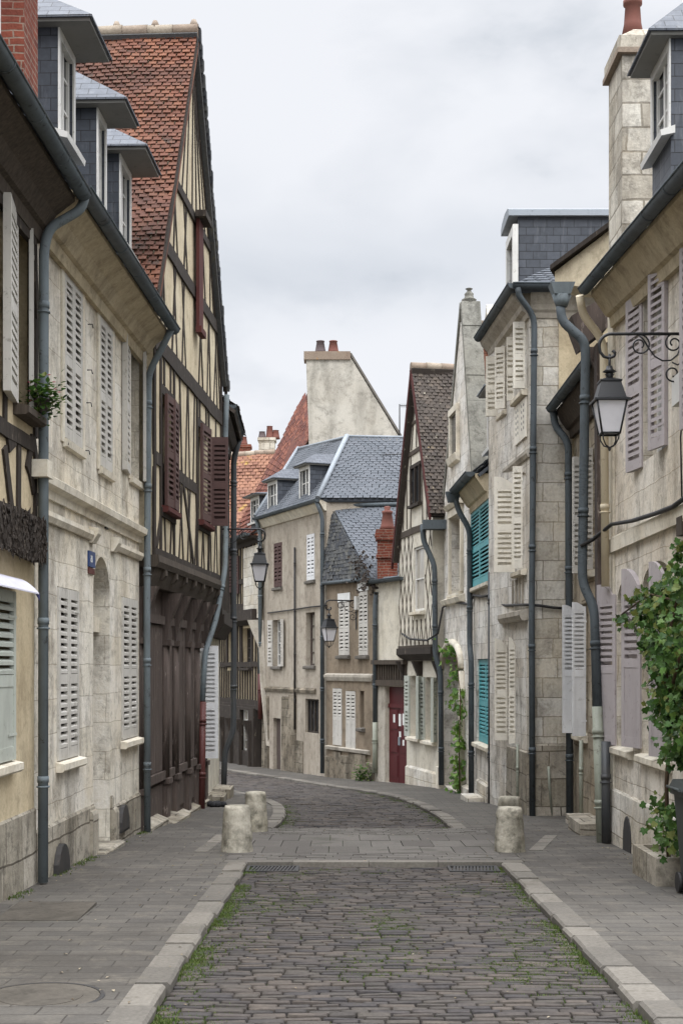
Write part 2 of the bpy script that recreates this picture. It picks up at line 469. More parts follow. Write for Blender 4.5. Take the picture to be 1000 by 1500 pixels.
def slatebrick(name, c1, c2, bw=.22, bh=.13, gap=(.012, .013, .016, 1)):
    s = N(name, .55, .4); P = s.pos(); U = s.uv()
    br = s.n('ShaderNodeTexBrick'); s.l(U, br.inputs['Vector']); br.inputs['Scale'].default_value = 1; br.inputs['Brick Width'].default_value = bw; br.inputs['Row Height'].default_value = bh
    br.inputs['Mortar Size'].default_value = .005; br.inputs['Color1'].default_value = c1; br.inputs['Color2'].default_value = c2; br.inputs['Mortar'].default_value = gap
    k = s.mix(.3, br.outputs['Color'], s.ramp(s.noise(P, 14, 5, .65), [(.3, .2), (.7, .8)]), 'OVERLAY')
    k = s.mix(s.math('MULTIPLY', s.ramp(s.noise(s.scale(P, (5, 5, .7)), 1.5, 6, .7), [(.55, 0), (.75, 1)]), .3), k, S(150, 150, 150))
    s.col(k); sv = s.n('ShaderNodeSeparateXYZ'); s.l(U, sv.inputs[0])
    saw = s.math('FRACT', s.math('DIVIDE', sv.outputs[1], bh))
    n1 = s.bump(s.math('SUBTRACT', s.math('MULTIPLY', saw, -1), s.math('MULTIPLY', br.outputs['Fac'], .6)), .7, .012); s.bump(s.noise(P, 40, 4), .2, .004, n1)
    return s.m

def make_materials():
    lim = S(214, 202, 176)
    masonry('limestone', S(222, 216, 204), S(212, 205, 189), S(172, 164, 149), .85, .34, S(198, 182, 154), .5, S(106, 99, 89), .68, ms=.005)
    masonry('limestone_pale', S(226, 223, 216), S(206, 200, 190), S(158, 152, 141), .62, .3, S(188, 173, 149), .45, S(96, 90, 82), .68, ms=.005, seed=3)
    masonry('limestone_grey', S(212, 208, 199), S(182, 175, 161), S(132, 125, 112), .55, .3, S(194, 178, 150), .5, S(86, 79, 70), .5, ms=.009, seed=6)
    masonry('limestone_warm', S(222, 215, 203), S(208, 200, 185), S(166, 156, 139), .9, .36, S(194, 176, 149), .5, S(100, 92, 81), .7, ms=.006, seed=9)
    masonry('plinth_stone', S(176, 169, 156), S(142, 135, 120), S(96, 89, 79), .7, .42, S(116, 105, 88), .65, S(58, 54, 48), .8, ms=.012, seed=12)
    masonry('rubble_plaster', S(172, 162, 145), S(150, 140, 122), S(112, 102, 87), .4, .24, S(140, 120, 96), .5, S(70, 63, 56), .55, ms=.014, coat=S(176, 166, 148), coat_t=.52, seed=15)
    masonry('rubble_grime', S(140, 132, 118), S(116, 108, 94), S(84, 77, 66), .45, .26, S(92, 82, 68), .6, S(44, 40, 34), .85, ms=.014, coat=S(146, 136, 120), coat_t=.5, seed=25)
    masonry('chimney_stone', S(214, 208, 195), S(176, 168, 153), S(142, 135, 122), .5, .3, S(140, 127, 107), .55, S(74, 69, 62), .6, ms=.016, seed=18)
    masonry('brick_red', S(134, 74, 58), S(106, 58, 48), S(140, 124, 110), .22, .07, S(96, 48, 38), .5, S(60, 40, 34), .3, ms=.008, seed=21)
    plaster('limestone_trim', S(216, 209, 193), S(198, 183, 157), .5, S(110, 102, 90), .45, 1)
    plaster('trim_grey', S(180, 173, 161), S(150, 140, 123), .5, S(80, 75, 68), .5, 2)
    plaster('plaster_ochre', S(200, 185, 156), S(182, 164, 132), .6, S(104, 91, 71), .4, 3)
    plaster('plaster_cream', S(204, 191, 165), S(182, 165, 133), .5, S(110, 96, 76), .45, 4)
    plaster('plaster_white', S(208, 202, 188), S(190, 180, 158), .5, S(108, 100, 88), .5, 5)
    plaster('render_beige', S(172, 163, 149), S(152, 141, 126), .55, S(88, 78, 68), .5, 6)
    plaster('render_brown', S(140, 127, 110), S(118, 104, 88), .6, S(72, 64, 55), .55, 7)
    plaster('render_chimney', S(184, 179, 168), S(164, 156, 142), .5, S(96, 93, 85), .6, 8)
    plaster('soffit_plaster', S(184, 171, 145), S(160, 144, 116), .55, S(84, 75, 62), .55, 9)
    plaster('cover', S(92, 87, 80), S(78, 73, 66), .6, S(48, 46, 42), .6, 14)
    plaster('cement', S(112, 107, 100), S(94, 90, 84), .5, S(60, 58, 55), .4, 10)
    wood('timber_dark', S(68, 60, 53), S(38, 33, 30), .88, worn=S(112, 102, 90), wt=.6)
    wood('timber_weathered', S(92, 82, 72), S(52, 46, 40), .9, worn=S(140, 130, 116), wt=.66)
    wood('timber_brown', S(98, 86, 79), S(60, 52, 48), .85, worn=S(138, 126, 118), wt=.6)
    wood('timber_red', S(92, 48, 44), S(66, 34, 32), .8, worn=S(120, 92, 84), wt=.7)
    wood('door_maroon', S(90, 32, 34), S(70, 24, 28), .5, worn=S(70, 34, 34), wt=.66, bump=.15)
    wood('door_grey', S(124, 116, 104), S(98, 92, 82), .8)
    paint('shutter_grey', S(196, 192, 184), .6, S(110, 104, 94), .4)
    paint('shutter_lilac', S(176, 168, 168), .6, S(110, 102, 98), .35)
    paint('shutter_cream', S(228, 222, 208), .6, S(120, 112, 96), .4)
    paint('shutter_white', S(222, 222, 222), .55, S(130, 126, 120), .3)
    paint('shutter_sage', S(182, 186, 176), .6, S(110, 108, 98), .35)
    paint('shutter_teal', S(84, 164, 170), .55, S(60, 96, 100), .35)
    paint('shutter_maroon', S(80, 56, 51), .65, S(60, 42, 42), .5)
    paint('soffit_grey', S(128, 126, 120), .7, S(90, 88, 84), .35)
    paint('white_paint', S(214, 212, 206), .5, S(120, 114, 104), .3)
    paint('zinc_pipe', S(110, 119, 123), .72, S(66, 66, 62), .6, 0, .25)
    paint('zinc_dark', S(84, 91, 95), .7, S(42, 43, 42), .6, 0, .25)
    paint('zinc_light', S(138, 144, 150), .6, S(96, 100, 102), .45, .1)
    paint('pipe_black', S(62, 66, 70), .5, S(90, 84, 76), .35)
    paint('pipe_green', S(150, 154, 140), .55, S(96, 92, 80), .5)
    paint('pipe_cream', S(206, 194, 168), .6, S(150, 132, 104), .4)
    paint('pipe_red', S(86, 44, 40), .6, S(60, 40, 36), .5)
    paint('cast_iron', S(40, 41, 43), .55, S(74, 66, 58), .45)
    paint('lamp_black', S(24, 25, 28), .42, S(44, 43, 42), .25)
    paint('cable_black', S(34, 33, 33), .6, S(56, 54, 52), .3)
    paint('bin_green', S(48, 54, 54), .55, S(80, 78, 72), .3)
    paint('terracotta', S(116, 72, 62), .85, S(90, 66, 58), .5)
    paint('pot_dark', S(96, 84, 84), .8, S(60, 54, 52), .5)
    paint('awning_cloth', S(206, 204, 214), .8, S(150, 146, 160), .3)
    paint('awning_blue', S(70, 70, 112), .8, S(60, 60, 80), .3)
    paint('sign_blue', S(40, 64, 112), .35, S(40, 50, 70), .3)
    paint('sign_white', S(226, 226, 222), .4, S(150, 148, 140), .2)
    paint('gate_blue', S(74, 84, 104), .5, S(54, 60, 70), .4)
    paint('plastic_white', S(204, 202, 196), .5, S(140, 134, 124), .3)
    paint('dark_cloth', S(32, 32, 34), .9, S(50, 48, 46), .4)
    reds = [S(62, 46, 41), S(82, 55, 45), S(102, 65, 50), S(108, 68, 52), S(120, 80, 60), S(90, 60, 49), S(132, 94, 72)]
    tilemat('tile_red', reds, moss=S(62, 52, 45), mt=.6, ms=3, broad=S(66, 48, 42), lich=S(176, 160, 140), lt=.7)
    tilemat('tile_far', [S(72, 48, 44), S(104, 62, 51), S(84, 53, 47), S(124, 78, 62), S(92, 58, 50)], moss=S(78, 60, 50), mt=.6, ms=2.2)
    tilemat('tile_orange', [S(122, 86, 70), S(110, 76, 62), S(136, 98, 78), S(102, 74, 64)], moss=S(150, 122, 66), mt=.6, ms=1.2)
    tilemat('tile_brown', [S(60, 55, 51), S(74, 67, 61), S(66, 60, 56), S(88, 79, 71), S(56, 52, 49)], moss=S(128, 112, 82), mt=.64, ms=3, lich=S(150, 144, 128), lt=.63)
    tilemat('ridge_tile', [S(150, 138, 124), S(128, 112, 98), S(160, 150, 134)], moss=S(186, 132, 50), mt=.62, ms=2)
    tilemat('slate_roof', [S(84, 87, 92), S(80, 84, 89), S(88, 91, 96), S(83, 86, 91)], .72, spec=.22, lich=S(150, 152, 152), lt=.74)
    tilemat('slate_old', [S(74, 76, 78), S(60, 62, 66), S(88, 88, 86), S(66, 68, 70)], .7, moss=S(92, 90, 80), mt=.58, ms=3, lich=S(150, 148, 138), lt=.68)
    slatebrick('slate_hung', S(64, 68, 75), S(50, 54, 61))
    slatebrick('slate_hood', S(84, 88, 95), S(68, 72, 80))
    # glass
    s = N('glass', .06, .5); s.col(s.mix(s.ramp(s.noise(s.pos(), .7, 2), [(.4, 0), (.6, 1)]), S(34, 38, 42), S(58, 62, 66))); s.bump(s.noise(s.pos(), 2.2, 2), .03, .02)
    s = N('glass_curtain', .15, .5); s.col(s.ramp(s.noise(s.scale(s.pos(), (14, 14, .8)), 1.5, 3), [(.3, S(120, 112, 98)), (.7, S(190, 184, 172))]))
    s = N('lamp_glass', .35, .5); s.col(s.mix(s.noise(s.pos(), 8, 3), S(226, 224, 226), S(200, 198, 202))); s.b.inputs['Transmission Weight'].default_value = .15; s.b.inputs['Subsurface Weight'].default_value = 0
    # ground
    s = N('paving', .85, .3); U = s.uv(); P = s.pos()
    wob = s.n('ShaderNodeTexNoise'); s.l(U, wob.inputs['Vector']); wob.inputs['Scale'].default_value = 3; wob.inputs['Detail'].default_value = 2
    vm = s.n('ShaderNodeVectorMath', operation='MULTIPLY_ADD'); s.l(wob.outputs['Color'], vm.inputs[0]); vm.inputs[1].default_value = (.03, .03, 0); s.l(U, vm.inputs[2])
    br = s.n('ShaderNodeTexBrick'); s.l(vm.outputs[0], br.inputs['Vector']); br.inputs['Scale'].default_value = 1; br.inputs['Brick Width'].default_value = .36; br.inputs['Row Height'].default_value = .2; br.inputs['Mortar Size'].default_value = .006
    br.inputs['Mortar Smooth'].default_value = .3
    br.inputs['Color1'].default_value = S(92, 88, 82); br.inputs['Color2'].default_value = S(78, 75, 71); br.inputs['Mortar'].default_value = S(53, 49, 45)
    k = s.mix(s.math('MULTIPLY', s.ramp(s.noise(P, .6, 8, .72, .4), [(.42, 0), (.6, 1)]), .75), br.outputs['Color'], S(65, 61, 56))
    k = s.mix(s.math('MULTIPLY', s.ramp(s.noise(P, 3, 9, .76), [(.52, 0), (.64, 1)]), .6), k, S(102, 96, 87))
    k = s.mix(.3, k, s.ramp(s.noise(P, 45, 5, .7), [(.3, .2), (.7, .8)]), 'OVERLAY')
    s.col(k); n1 = s.bump(s.math('MULTIPLY', br.outputs['Fac'], -1), .6, .012); n2 = s.bump(s.noise(s.scale(P, (1, 1, 1)), 3.5, 4), .35, .02, n1); s.bump(s.noise(P, 60, 4), .25, .004, n2)
    tilemat('slab', [S(91, 87, 83), S(82, 78, 74), S(98, 94, 89), S(86, 83, 78)], .8, moss=S(79, 76, 70), mt=.55, ms=2, nscale=40)
    tilemat('kerb_stone', [S(109, 104, 97), S(93, 89, 83), S(116, 111, 103), S(101, 96, 89)], .85, moss=S(99, 94, 86), mt=.56, ms=3, nscale=35, lich=S(97, 93, 88), lt=.68)
    tilemat('cobble', [S(67, 62, 60), S(54, 51, 50), S(76, 71, 66), S(60, 57, 57), S(82, 75, 69), S(48, 46, 47), S(65, 60, 58)], .8, nscale=34, spec=.2, moss=S(67, 63, 56), mt=.64, ms=5)
    s = N('joint_soil', .95, .1); P = s.pos()
    k = s.mix(s.noise(P, 20, 5), S(34, 31, 27), S(22, 20, 18)); s.col(s.mix(s.ramp(s.noise(P, .7, 6, .7), [(.42, 0), (.55, 1)]), k, S(62, 76, 36))); s.bump(s.noise(P, 50, 4), .6, .01)
    s = N('soil', .95, .1); s.col(s.mix(s.noise(s.pos(), .3, 5), S(96, 90, 80), S(76, 74, 62)))
    masonry('bollard_stone', S(178, 172, 158), S(166, 160, 146), S(166, 160, 146), 3, 3, S(122, 116, 96), .6, S(62, 60, 50), .9, ms=0, seed=30)
    masonry('old_finial', S(140, 138, 130), S(124, 122, 114), S(112, 110, 102), 3, 3, S(120, 116, 104), .6, S(70, 68, 62), .8, ms=0, seed=33)
    tilemat('litter', [S(96, 80, 54), S(140, 128, 104), S(74, 60, 44), S(160, 150, 130), S(110, 100, 60)])
    for nm, a, b in (('leaf_vine', [S(63, 94, 40), S(45, 74, 32), S(76, 108, 45), S(38, 59, 29), S(97, 124, 56), S(52, 83, 36), S(112, 119, 59)], 0), ('leaf_light', [S(104, 138, 52), S(86, 124, 46), S(124, 152, 66), S(70, 106, 42)], 0), ('grass', [S(78, 98, 44), S(64, 84, 38), S(94, 110, 54), S(88, 92, 52)], 0), ('petal', [S(190, 60, 80), S(220, 120, 140)], 0)):
        s = N(nm, .55, .35); n = len(a); k = s.ramp(s.island(), [((i + .5) / n, c) for i, c in enumerate(a)])
        s.col(s.mix(.25, k, s.ramp(s.noise(s.pos(), 30, 3), [(.3, .3), (.7, .7)]), 'OVERLAY'))
        tr = s.n('ShaderNodeBsdfTranslucent'); s.l(k, tr.inputs[0]); mx = s.n('ShaderNodeMixShader'); mx.inputs[0].default_value = .3
        s.l(s.b.outputs[0], mx.inputs[1]); s.l(tr.outputs[0], mx.inputs[2]); s.l(mx.outputs[0], s.out.inputs[0])
    wood('vine_stem', S(92, 76, 58), S(62, 50, 40), .9)
make_materials()
# ---------------------------------------------------------------- camera, sky, sun
cam = bpy.data.cameras.new('Camera'); co = bpy.data.objects.new('Camera', cam); COL.objects.link(co)
cam.sensor_fit = 'VERTICAL'; cam.sensor_height = 36; cam.lens = 50; cam.shift_y = (HY - 750) / 1500; cam.clip_end = 3000
co.location = (0, 0, EYE); co.rotation_euler = (rad(90), 0, 0); sc.camera = co
sc.view_settings.view_transform = 'Standard'; sc.view_settings.look = 'None'; sc.view_settings.exposure = EXPO; sc.view_settings.gamma = 1

w = bpy.data.worlds.new('World'); sc.world = w; w.use_nodes = True; t = w.node_tree; t.nodes.clear()
def wn(ty, **k):
    x = t.nodes.new(ty)
    for a, v in k.items(): setattr(x, a, v)
    return x
out = wn('ShaderNodeOutputWorld'); bg = wn('ShaderNodeBackground'); bg.inputs[1].default_value = .1; t.links.new(bg.outputs[0], out.inputs[0])
sky = wn('ShaderNodeTexSky', sky_type='NISHITA'); sky.sun_disc = False; sky.sun_elevation = rad(58); sky.sun_rotation = rad(165)
tc = wn('ShaderNodeTexCoord'); sp = wn('ShaderNodeSeparateXYZ'); t.links.new(tc.outputs['Generated'], sp.inputs[0])
def wm(op, a, b=None, c=None):
    x = wn('ShaderNodeMath', operation=op)
    for i, v in enumerate((a, b, c)):
        if v is None: continue
        if hasattr(v, 'is_output'): t.links.new(v, x.inputs[i])
        else: x.inputs[i].default_value = v
    return x.outputs[0]
zz = wm('MAXIMUM', sp.outputs[2], 0.0); dv = wm('ADD', zz, .42)
cx = wm('DIVIDE', sp.outputs[0], dv); cy = wm('DIVIDE', sp.outputs[1], dv)
cb = wn('ShaderNodeCombineXYZ'); t.links.new(cx, cb.inputs[0]); t.links.new(cy, cb.inputs[1])
mp = wn('ShaderNodeMapping'); t.links.new(cb.outputs[0], mp.inputs[0]); mp.inputs['Scale'].default_value = (2.3, 3.0, 1); mp.inputs['Location'].default_value = (5.15, 2.6, 0)
n1 = wn('ShaderNodeTexNoise'); t.links.new(mp.outputs[0], n1.inputs['Vector']); n1.inputs['Scale'].default_value = 1.15; n1.inputs['Detail'].default_value = 7; n1.inputs['Roughness'].default_value = .5; n1.inputs['Distortion'].default_value = .35
rp = wn('ShaderNodeValToRGB'); t.links.new(n1.outputs['Fac'], rp.inputs[0]); e = rp.color_ramp.elements
e[0].position = .34; e[0].color = S(205, 211, 219); e[1].position = .5; e[1].color = S(240, 242, 247)
x = e.new(.42); x.color = S(230, 233, 239)
gr = wn('ShaderNodeMapRange'); gr.interpolation_type = 'SMOOTHSTEP'; t.links.new(sp.outputs[2], gr.inputs[0])
for i, v in enumerate((.42, .95, 11.6, 62.0)): gr.inputs[i + 1].default_value = v      # overcast sky brighter overhead; boosted above the view to deepen shade under eaves
vs = wn('ShaderNodeVectorMath', operation='SCALE'); bd = wm('POWER', 2.718, wm('MULTIPLY', wm('POWER', wm('ABSOLUTE', wm('SUBTRACT', sp.outputs[2], wm('MULTIPLY_ADD', n1.outputs['Fac'], .16, .19))), 2.0), -800.0))      # a darker bank of cloud low over the roofs
bm = wn('ShaderNodeMix', data_type='RGBA', blend_type='MULTIPLY'); t.links.new(wm('MULTIPLY', bd, .62), bm.inputs[0]); t.links.new(rp.outputs[0], bm.inputs[6]); bm.inputs[7].default_value = (.76, .79, .82, 1)
t.links.new(bm.outputs[2], vs.inputs[0])
bk = wn('ShaderNodeMapRange'); bk.interpolation_type = 'SMOOTHSTEP'; t.links.new(sp.outputs[1], bk.inputs[0])
for i, v in enumerate((.15, -.5, 1.0, 1.5)): bk.inputs[i + 1].default_value = v      # unseen sky behind the viewer brightened to lift the walls
t.links.new(wm('MULTIPLY', gr.outputs[0], bk.outputs[0]), vs.inputs['Scale'])
mx = wn('ShaderNodeMix', data_type='RGBA'); mx.inputs[0].default_value = .94; t.links.new(sky.outputs[0], mx.inputs[6]); t.links.new(vs.outputs[0], mx.inputs[7])
t.links.new(mx.outputs[2], bg.inputs[0])
sl = bpy.data.lights.new('Sun', 'SUN'); sl.energy = 1.1; sl.angle = rad(25); sl.color = (1, .985, .96)
so = bpy.data.objects.new('Sun', sl); COL.objects.link(so)
d = V((math.sin(rad(165)) * math.cos(rad(58)), math.cos(rad(165)) * math.cos(rad(58)), math.sin(rad(58))))
so.rotation_euler = d.to_track_quat('Z', 'Y').to_euler(); so.location = (0, 0, 30)

# ---------------------------------------------------------------- ground
def interp(tab, y):
    if y <= tab[0][0]: return tab[0][1]
    for (a, xa), (b, xb) in zip(tab, tab[1:]):
        if y <= b:
            s = (y - a) / (b - a); return xa + (xb - xa) * s
    return tab[-1][1]
XL = [(-4, -1.05), (7.4, -1.03), (14.9, -.98)]                     # kerb faces towards the road
XR = [(-4, 1.64), (7.4, 1.63), (14.9, 1.68)]
XL2 = [(19.3, -.94), (21, -.86), (22.6, -.88), (24.5, -1.0), (26.2, -1.24), (28.2, -1.7), (30.3, -2.25), (34.3, -3.1), (38, -4.3), (42, -5.8), (50, -9)]
XR2 = [(19.3, 1.50), (22, 1.48), (25.4, 1.30), (28, .98), (30.3, .58), (34.3, -.45), (39.4, -1.95), (43.7, -3.9), (50, -7.5)]
DROP = .05
Y0, Y1, Y2 = -4, 14.96, 19.35

m = M()
ys = [-60, -20] + [i * 2 for i in range(-2, 40)] + [100, 160, 400]
for a, b in zip(ys, ys[1:]):
    for xa, xb in ((-300, -40), (-40, -9), (-9, 9), (9, 40), (40, 300)):
        m.poly([(xa, a, G(a) - .22), (xb, a, G(a) - .22), (xb, b, G(b) - .22), (xa, b, G(b) - .22)])
struct(m.build('ground', MT['soil']))

def strip(m, f0, f1, ya, yb, dz, step=.5):
    n = max(1, int((yb - ya) / step))
    for k in range(n):
        a = ya + (yb - ya) * k / n; b = ya + (yb - ya) * (k + 1) / n
        m.poly([(f0(a), a, G(a) + dz), (f1(a), a, G(a) + dz), (f1(b), b, G(b) + dz), (f0(b), b, G(b) + dz)])
KW = .2
m = M()
strip(m, lambda y: -6, lambda y: interp(XL, y) - KW, Y0, Y1, 0)
strip(m, lambda y: interp(XR, y) + KW, lambda y: 6, Y0, Y1, 0)
strip(m, lambda y: -6, lambda y: -1.25, Y1, Y2, 0); strip(m, lambda y: 1.93, lambda y: 6, Y1, Y2, 0)
strip(m, lambda y: min(-6, interp(XL2, y) - 4), lambda y: interp(XL2, y) - KW, Y2, 50, 0)
strip(m, lambda y: interp(XR2, y) + KW, lambda y: 6, Y2, 50, 0)
struct(m.build('pavement', MT['paving']))

# raised crossing of large slabs between two bands of small setts
m = M(); rr = random.Random(3)
def slabs(x0, x1, y0, y1, sx, sy, gap=.008, h=.0):
    y = y0; r_ = 0
    while y < y1 - .02:
        d_ = min(sy * rr.uniform(.94, 1.06), y1 - y)
        if y1 - y - d_ < sy * .3: d_ = y1 - y
        x = x0 - (sx * .5 if r_ % 2 else 0); r_ += 1
        while x < x1 - .01:
            w_ = sx * rr.uniform(.93, 1.07); a = max(x, x0); b = min(x + w_, x1)
            if x1 - b < sx * .25: b = x1
            if b - a > .03:
                z = rr.uniform(-.003, .003) + h
                p = [(a + gap / 2, y + gap / 2), (b - gap / 2, y + gap / 2), (b - gap / 2, y + d_ - gap / 2), (a + gap / 2, y + d_ - gap / 2)]
                m.prism([(q[0], q[1], G(q[1]) - .06) for q in p], [(q[0], q[1], G(q[1]) + z + rr.uniform(-.002, .002)) for q in p])
            x = b if b == x1 else x + w_
        y += d_
slabs(-1.25, 1.93, Y1 + .16, 15.9, .3, .15); slabs(-1.25, 1.93, 15.9, 18.3, .36, .8); slabs(-1.25, 1.93, 18.3, Y2, .2, .13)
struct(m.build('crossing', MT['slab']))
m = M(); strip(m, lambda y: -1.25, lambda y: 1.93, Y1, Y2, -.02); struct(m.build('crossing_bed', MT['joint_soil']))

# kerbs
m = M()
def kerb(tab, sgn, ya, yb, lmin=.4, lmax=.75):
    y = ya
    while y < yb:
        L = rr.uniform(lmin, lmax); e_ = min(y + L, yb); g = .007; j = rr.uniform(-.016, .016); zt = rr.uniform(-.002, .012)
        q = []
        for yy in (y + g, e_ - g):
            x = interp(tab, yy) + j + rr.uniform(-.006, .006); z = G(yy) + rr.uniform(-.003, .003)
            c = .018
            q.append([V((x, yy, z - .2)), V((x, yy, z + zt - c)), V((x - sgn * c, yy, z + zt)), V((x - sgn * (KW + j * sgn), yy, z + zt)), V((x - sgn * KW, yy, z - .2))])
        m.prism(q[0], q[1]); y = e_
kerb(XL, 1, Y0, Y1); kerb(XR, -1, Y0, Y1); kerb(XL2, 1, Y2, 46, .4, .6); kerb(XR2, -1, Y2, 46, .4, .8)
x = -1.24                                                        # the edge of the crossing
while x < 1.92:
    L = min(rr.uniform(.7, 1.1), 1.92 - x)
    m.prism([(x, Y1, G(Y1) - .2), (x, Y1 + .155, G(Y1) - .2), (x, Y1 + .155, G(Y1) + .002), (x, Y1, G(Y1) + .002)], [(x + L - .006, Y1, G(Y1) - .2), (x + L - .006, Y1 + .155, G(Y1) - .2), (x + L - .006, Y1 + .155, G(Y1) + .002), (x + L - .006, Y1, G(Y1) + .002)]); x += L
# pale guide strips set in the pavements beside the crossing
for xa, ya, xb, yb in ((-1.66, 16.0, -1.60, 18.3), (2.13, 16.2, 2.6, 18.2)):
    n = 4
    for k in range(n):
        a, b = k / n, (k + 1) / n - .01
        p = [(xa + (xb - xa) * a, ya + (yb - ya) * a), (xa + (xb - xa) * a + .16, ya + (yb - ya) * a), (xa + (xb - xa) * b + .16, ya + (yb - ya) * b), (xa + (xb - xa) * b, ya + (yb - ya) * b)]
        m.prism([(q[0], q[1], G(q[1]) - .05) for q in p], [(q[0], q[1], G(q[1]) + .005) for q in p])
struct(m.build('kerb', MT['kerb_stone']))

# cobbles
m = M(); bed = M(); rc = random.Random(11)
strip(bed, lambda y: interp(XL, y) - .1, lambda y: interp(XR, y) + .1, Y0, Y1, -DROP - .024)
strip(bed, lambda y: interp(XL2, y) - .1, lambda y: interp(XR2, y) + .1, Y2, 50, -DROP - .024)
struct(bed.build('road_bed', MT['joint_soil']))
def stone(x0, x1, y0, y1, skew):
    cx_, cy_ = (x0 + x1) / 2, (y0 + y1) / 2; hx, hy = (x1 - x0) / 2, (y1 - y0) / 2
    out_ = []; 
    tilt = rc.uniform(-.03, .03); tz = rc.uniform(-.005, .004); ty = rc.uniform(-.09, .09)
    jj = [(rc.uniform(.95, 1.0), rc.uniform(.74, 1.0)) for _ in range(8)]
    shape = [(-1, -.7), (-.93, -1), (.93, -1), (1, -.7), (1, .7), (.93, 1), (-.93, 1), (-1, .7)]
    def ring(f, z):
        return [(cx_ + a * hx * f * j[0], cy_ + b * hy * f * j[1] + skew * a, G(cy_) - DROP + z + tz + tilt * a * hx * f + ty * b * hy * f) for (a, b), j in zip(shape, jj)]
    i = m.add(ring(.97, -.06)); j2 = m.add(ring(1, -.010)); k = m.add(ring(.955, .001)); l = m.add(ring(.6, .003))
    for q, r_ in ((i, j2), (j2, k), (k, l)):
        for n_ in range(8): m.face((q + n_, q + (n_ + 1) % 8, r_ + (n_ + 1) % 8, r_ + n_), r_ == l)
    m.face([l + n_ for n_ in range(8)], True)
def cobbles(f0, f1, ya, yb, pitch, wmin, wmax):
    y = ya
    while y < yb - .05:
        h = pitch * rc.uniform(.85, 1.15); h = min(h, yb - y)
        x = f0(y) + .01; xe = f1(y) - .01; ph = rc.random() * 6
        x -= rc.uniform(0, .1)
        while x < xe:
            w_ = rc.uniform(wmin, wmax); b = min(x + w_, xe); a = max(x, f0(y) + .01)
            if b - a > .05:
                sk = .022 * math.sin(a * 1.3 + y * .6) + .008 * math.sin(a * 5 + ph)
                stone(a + .0012, b - .0012, y + .0085 + sk, y + h - .0085 + sk, rc.uniform(-.006, .006))
            x = b if b >= xe else x + w_
        y += h
cobbles(lambda y: interp(XL, y), lambda y: interp(XR, y), 4.8, Y1 - .02, .088, .12, .25)
cobbles(lambda y: interp(XL2, y), lambda y: interp(XR2, y), Y2, 47, .125, .16, .32)
struct(m.build('road', MT['cobble']))

# grass in the joints and along the kerbs
m = M(); rg = random.Random(5)
def tuft(x, y, n, h, sp, z):
    for _ in range(n):
        a = rg.uniform(0, 6.3); bx_, by_ = x + rg.gauss(0, sp), y + rg.gauss(0, sp); l = h * rg.uniform(.5, 1.2); w_ = rg.uniform(.003, .007); dx, dy = math.cos(a), math.sin(a); ln = rg.uniform(.2, .9) * l
        m.poly([(bx_ - dy * w_, by_ + dx * w_, z - .015), (bx_ + dy * w_, by_ - dx * w_, z - .015), (bx_ + dx * ln * .5 + dy * w_ * .7, by_ + dy * ln * .5 - dx * w_ * .7, z + l * .6), (bx_ + dx * ln, by_ + dy * ln, z + l)])
for tab, sg, ya, yb, dens in ((XL, 1, 5, 14.9, 380), (XR, -1, 5, 14.9, 200), (XL2, 1, 19.4, 26.5, 90), (XR2, -1, 19.4, 31, 70)):
    for _ in range(int((yb - ya) * dens)):
        y = rg.uniform(ya, yb); k = noise.noise(V((y * .9, sg * 7, 0))) + .18
        if k < rg.uniform(-.1, .4): continue
        x = interp(tab, y) + sg * abs(rg.gauss(0, .07 if yb < 16 else .1)); tuft(x, y, rg.randint(3, 5), .016, .022, G(y) - DROP)
for _ in range(80000):       # thin growth over the left half of the road
    y = rg.uniform(5, 14.8); x = rg.uniform(-.95, 1.6)
    k = noise.noise(V((x * 1.3, y * .7, 3))) - .0 - .2 * (x + .3) * (x < .9) + (.1 if x > 1.1 else 0)
    if k < rg.uniform(0, .5): continue
    tuft(x, y, rg.randint(2, 3), .014, .026, G(y) - DROP - .010)
for _ in range(900):        # damp corners at the feet of the walls
    y = rg.uniform(12, 25); x = interp([(12, -2.85), (13.3, -2.80), (18.7, -2.62), (25, -2.36)], y) + abs(rg.gauss(0, .05))
    if noise.noise(V((y * 1.1, 5, 0))) > .05: tuft(x, y, 3, .02, .02, G(y) + .004)
struct(m.build('grass', MT['grass']), 'stuff')
m = M()      # dead leaves and crumbs of stone swept against kerbs and walls
for _ in range(420):
    y = rg.uniform(6, 24); side = rg.random()
    if side < .35: x = interp(XL, y) - abs(rg.gauss(0, .5)) if y < 15 else rg.uniform(-2.3, 2)
    elif side < .6: x = interp([(12, -2.85), (13.3, -2.80), (18.7, -2.62), (25, -2.36)], y) + abs(rg.gauss(0, .12))
    elif side < .8: x = 3.18 - abs(rg.gauss(0, .12)) if y < 17 else 2.8 - abs(rg.gauss(0, .1))
    else: x = rg.uniform(-1, 1.6)
    z = G(y) + (.006 if not (y < 14.9 and -1 < x < 1.65) else -DROP + .006); a = rg.uniform(0, 6.3); s_ = rg.uniform(.006, .022)
    c, d = math.cos(a) * s_, math.sin(a) * s_
    m.poly([(x - c, y - d, z), (x + d * .5, y - c * .5, z + s_ * .4), (x + c, y + d, z + .003), (x - d * .5, y + c * .5, z + s_ * .3)])
struct(m.build('leaf_litter', MT['litter']), 'stuff')

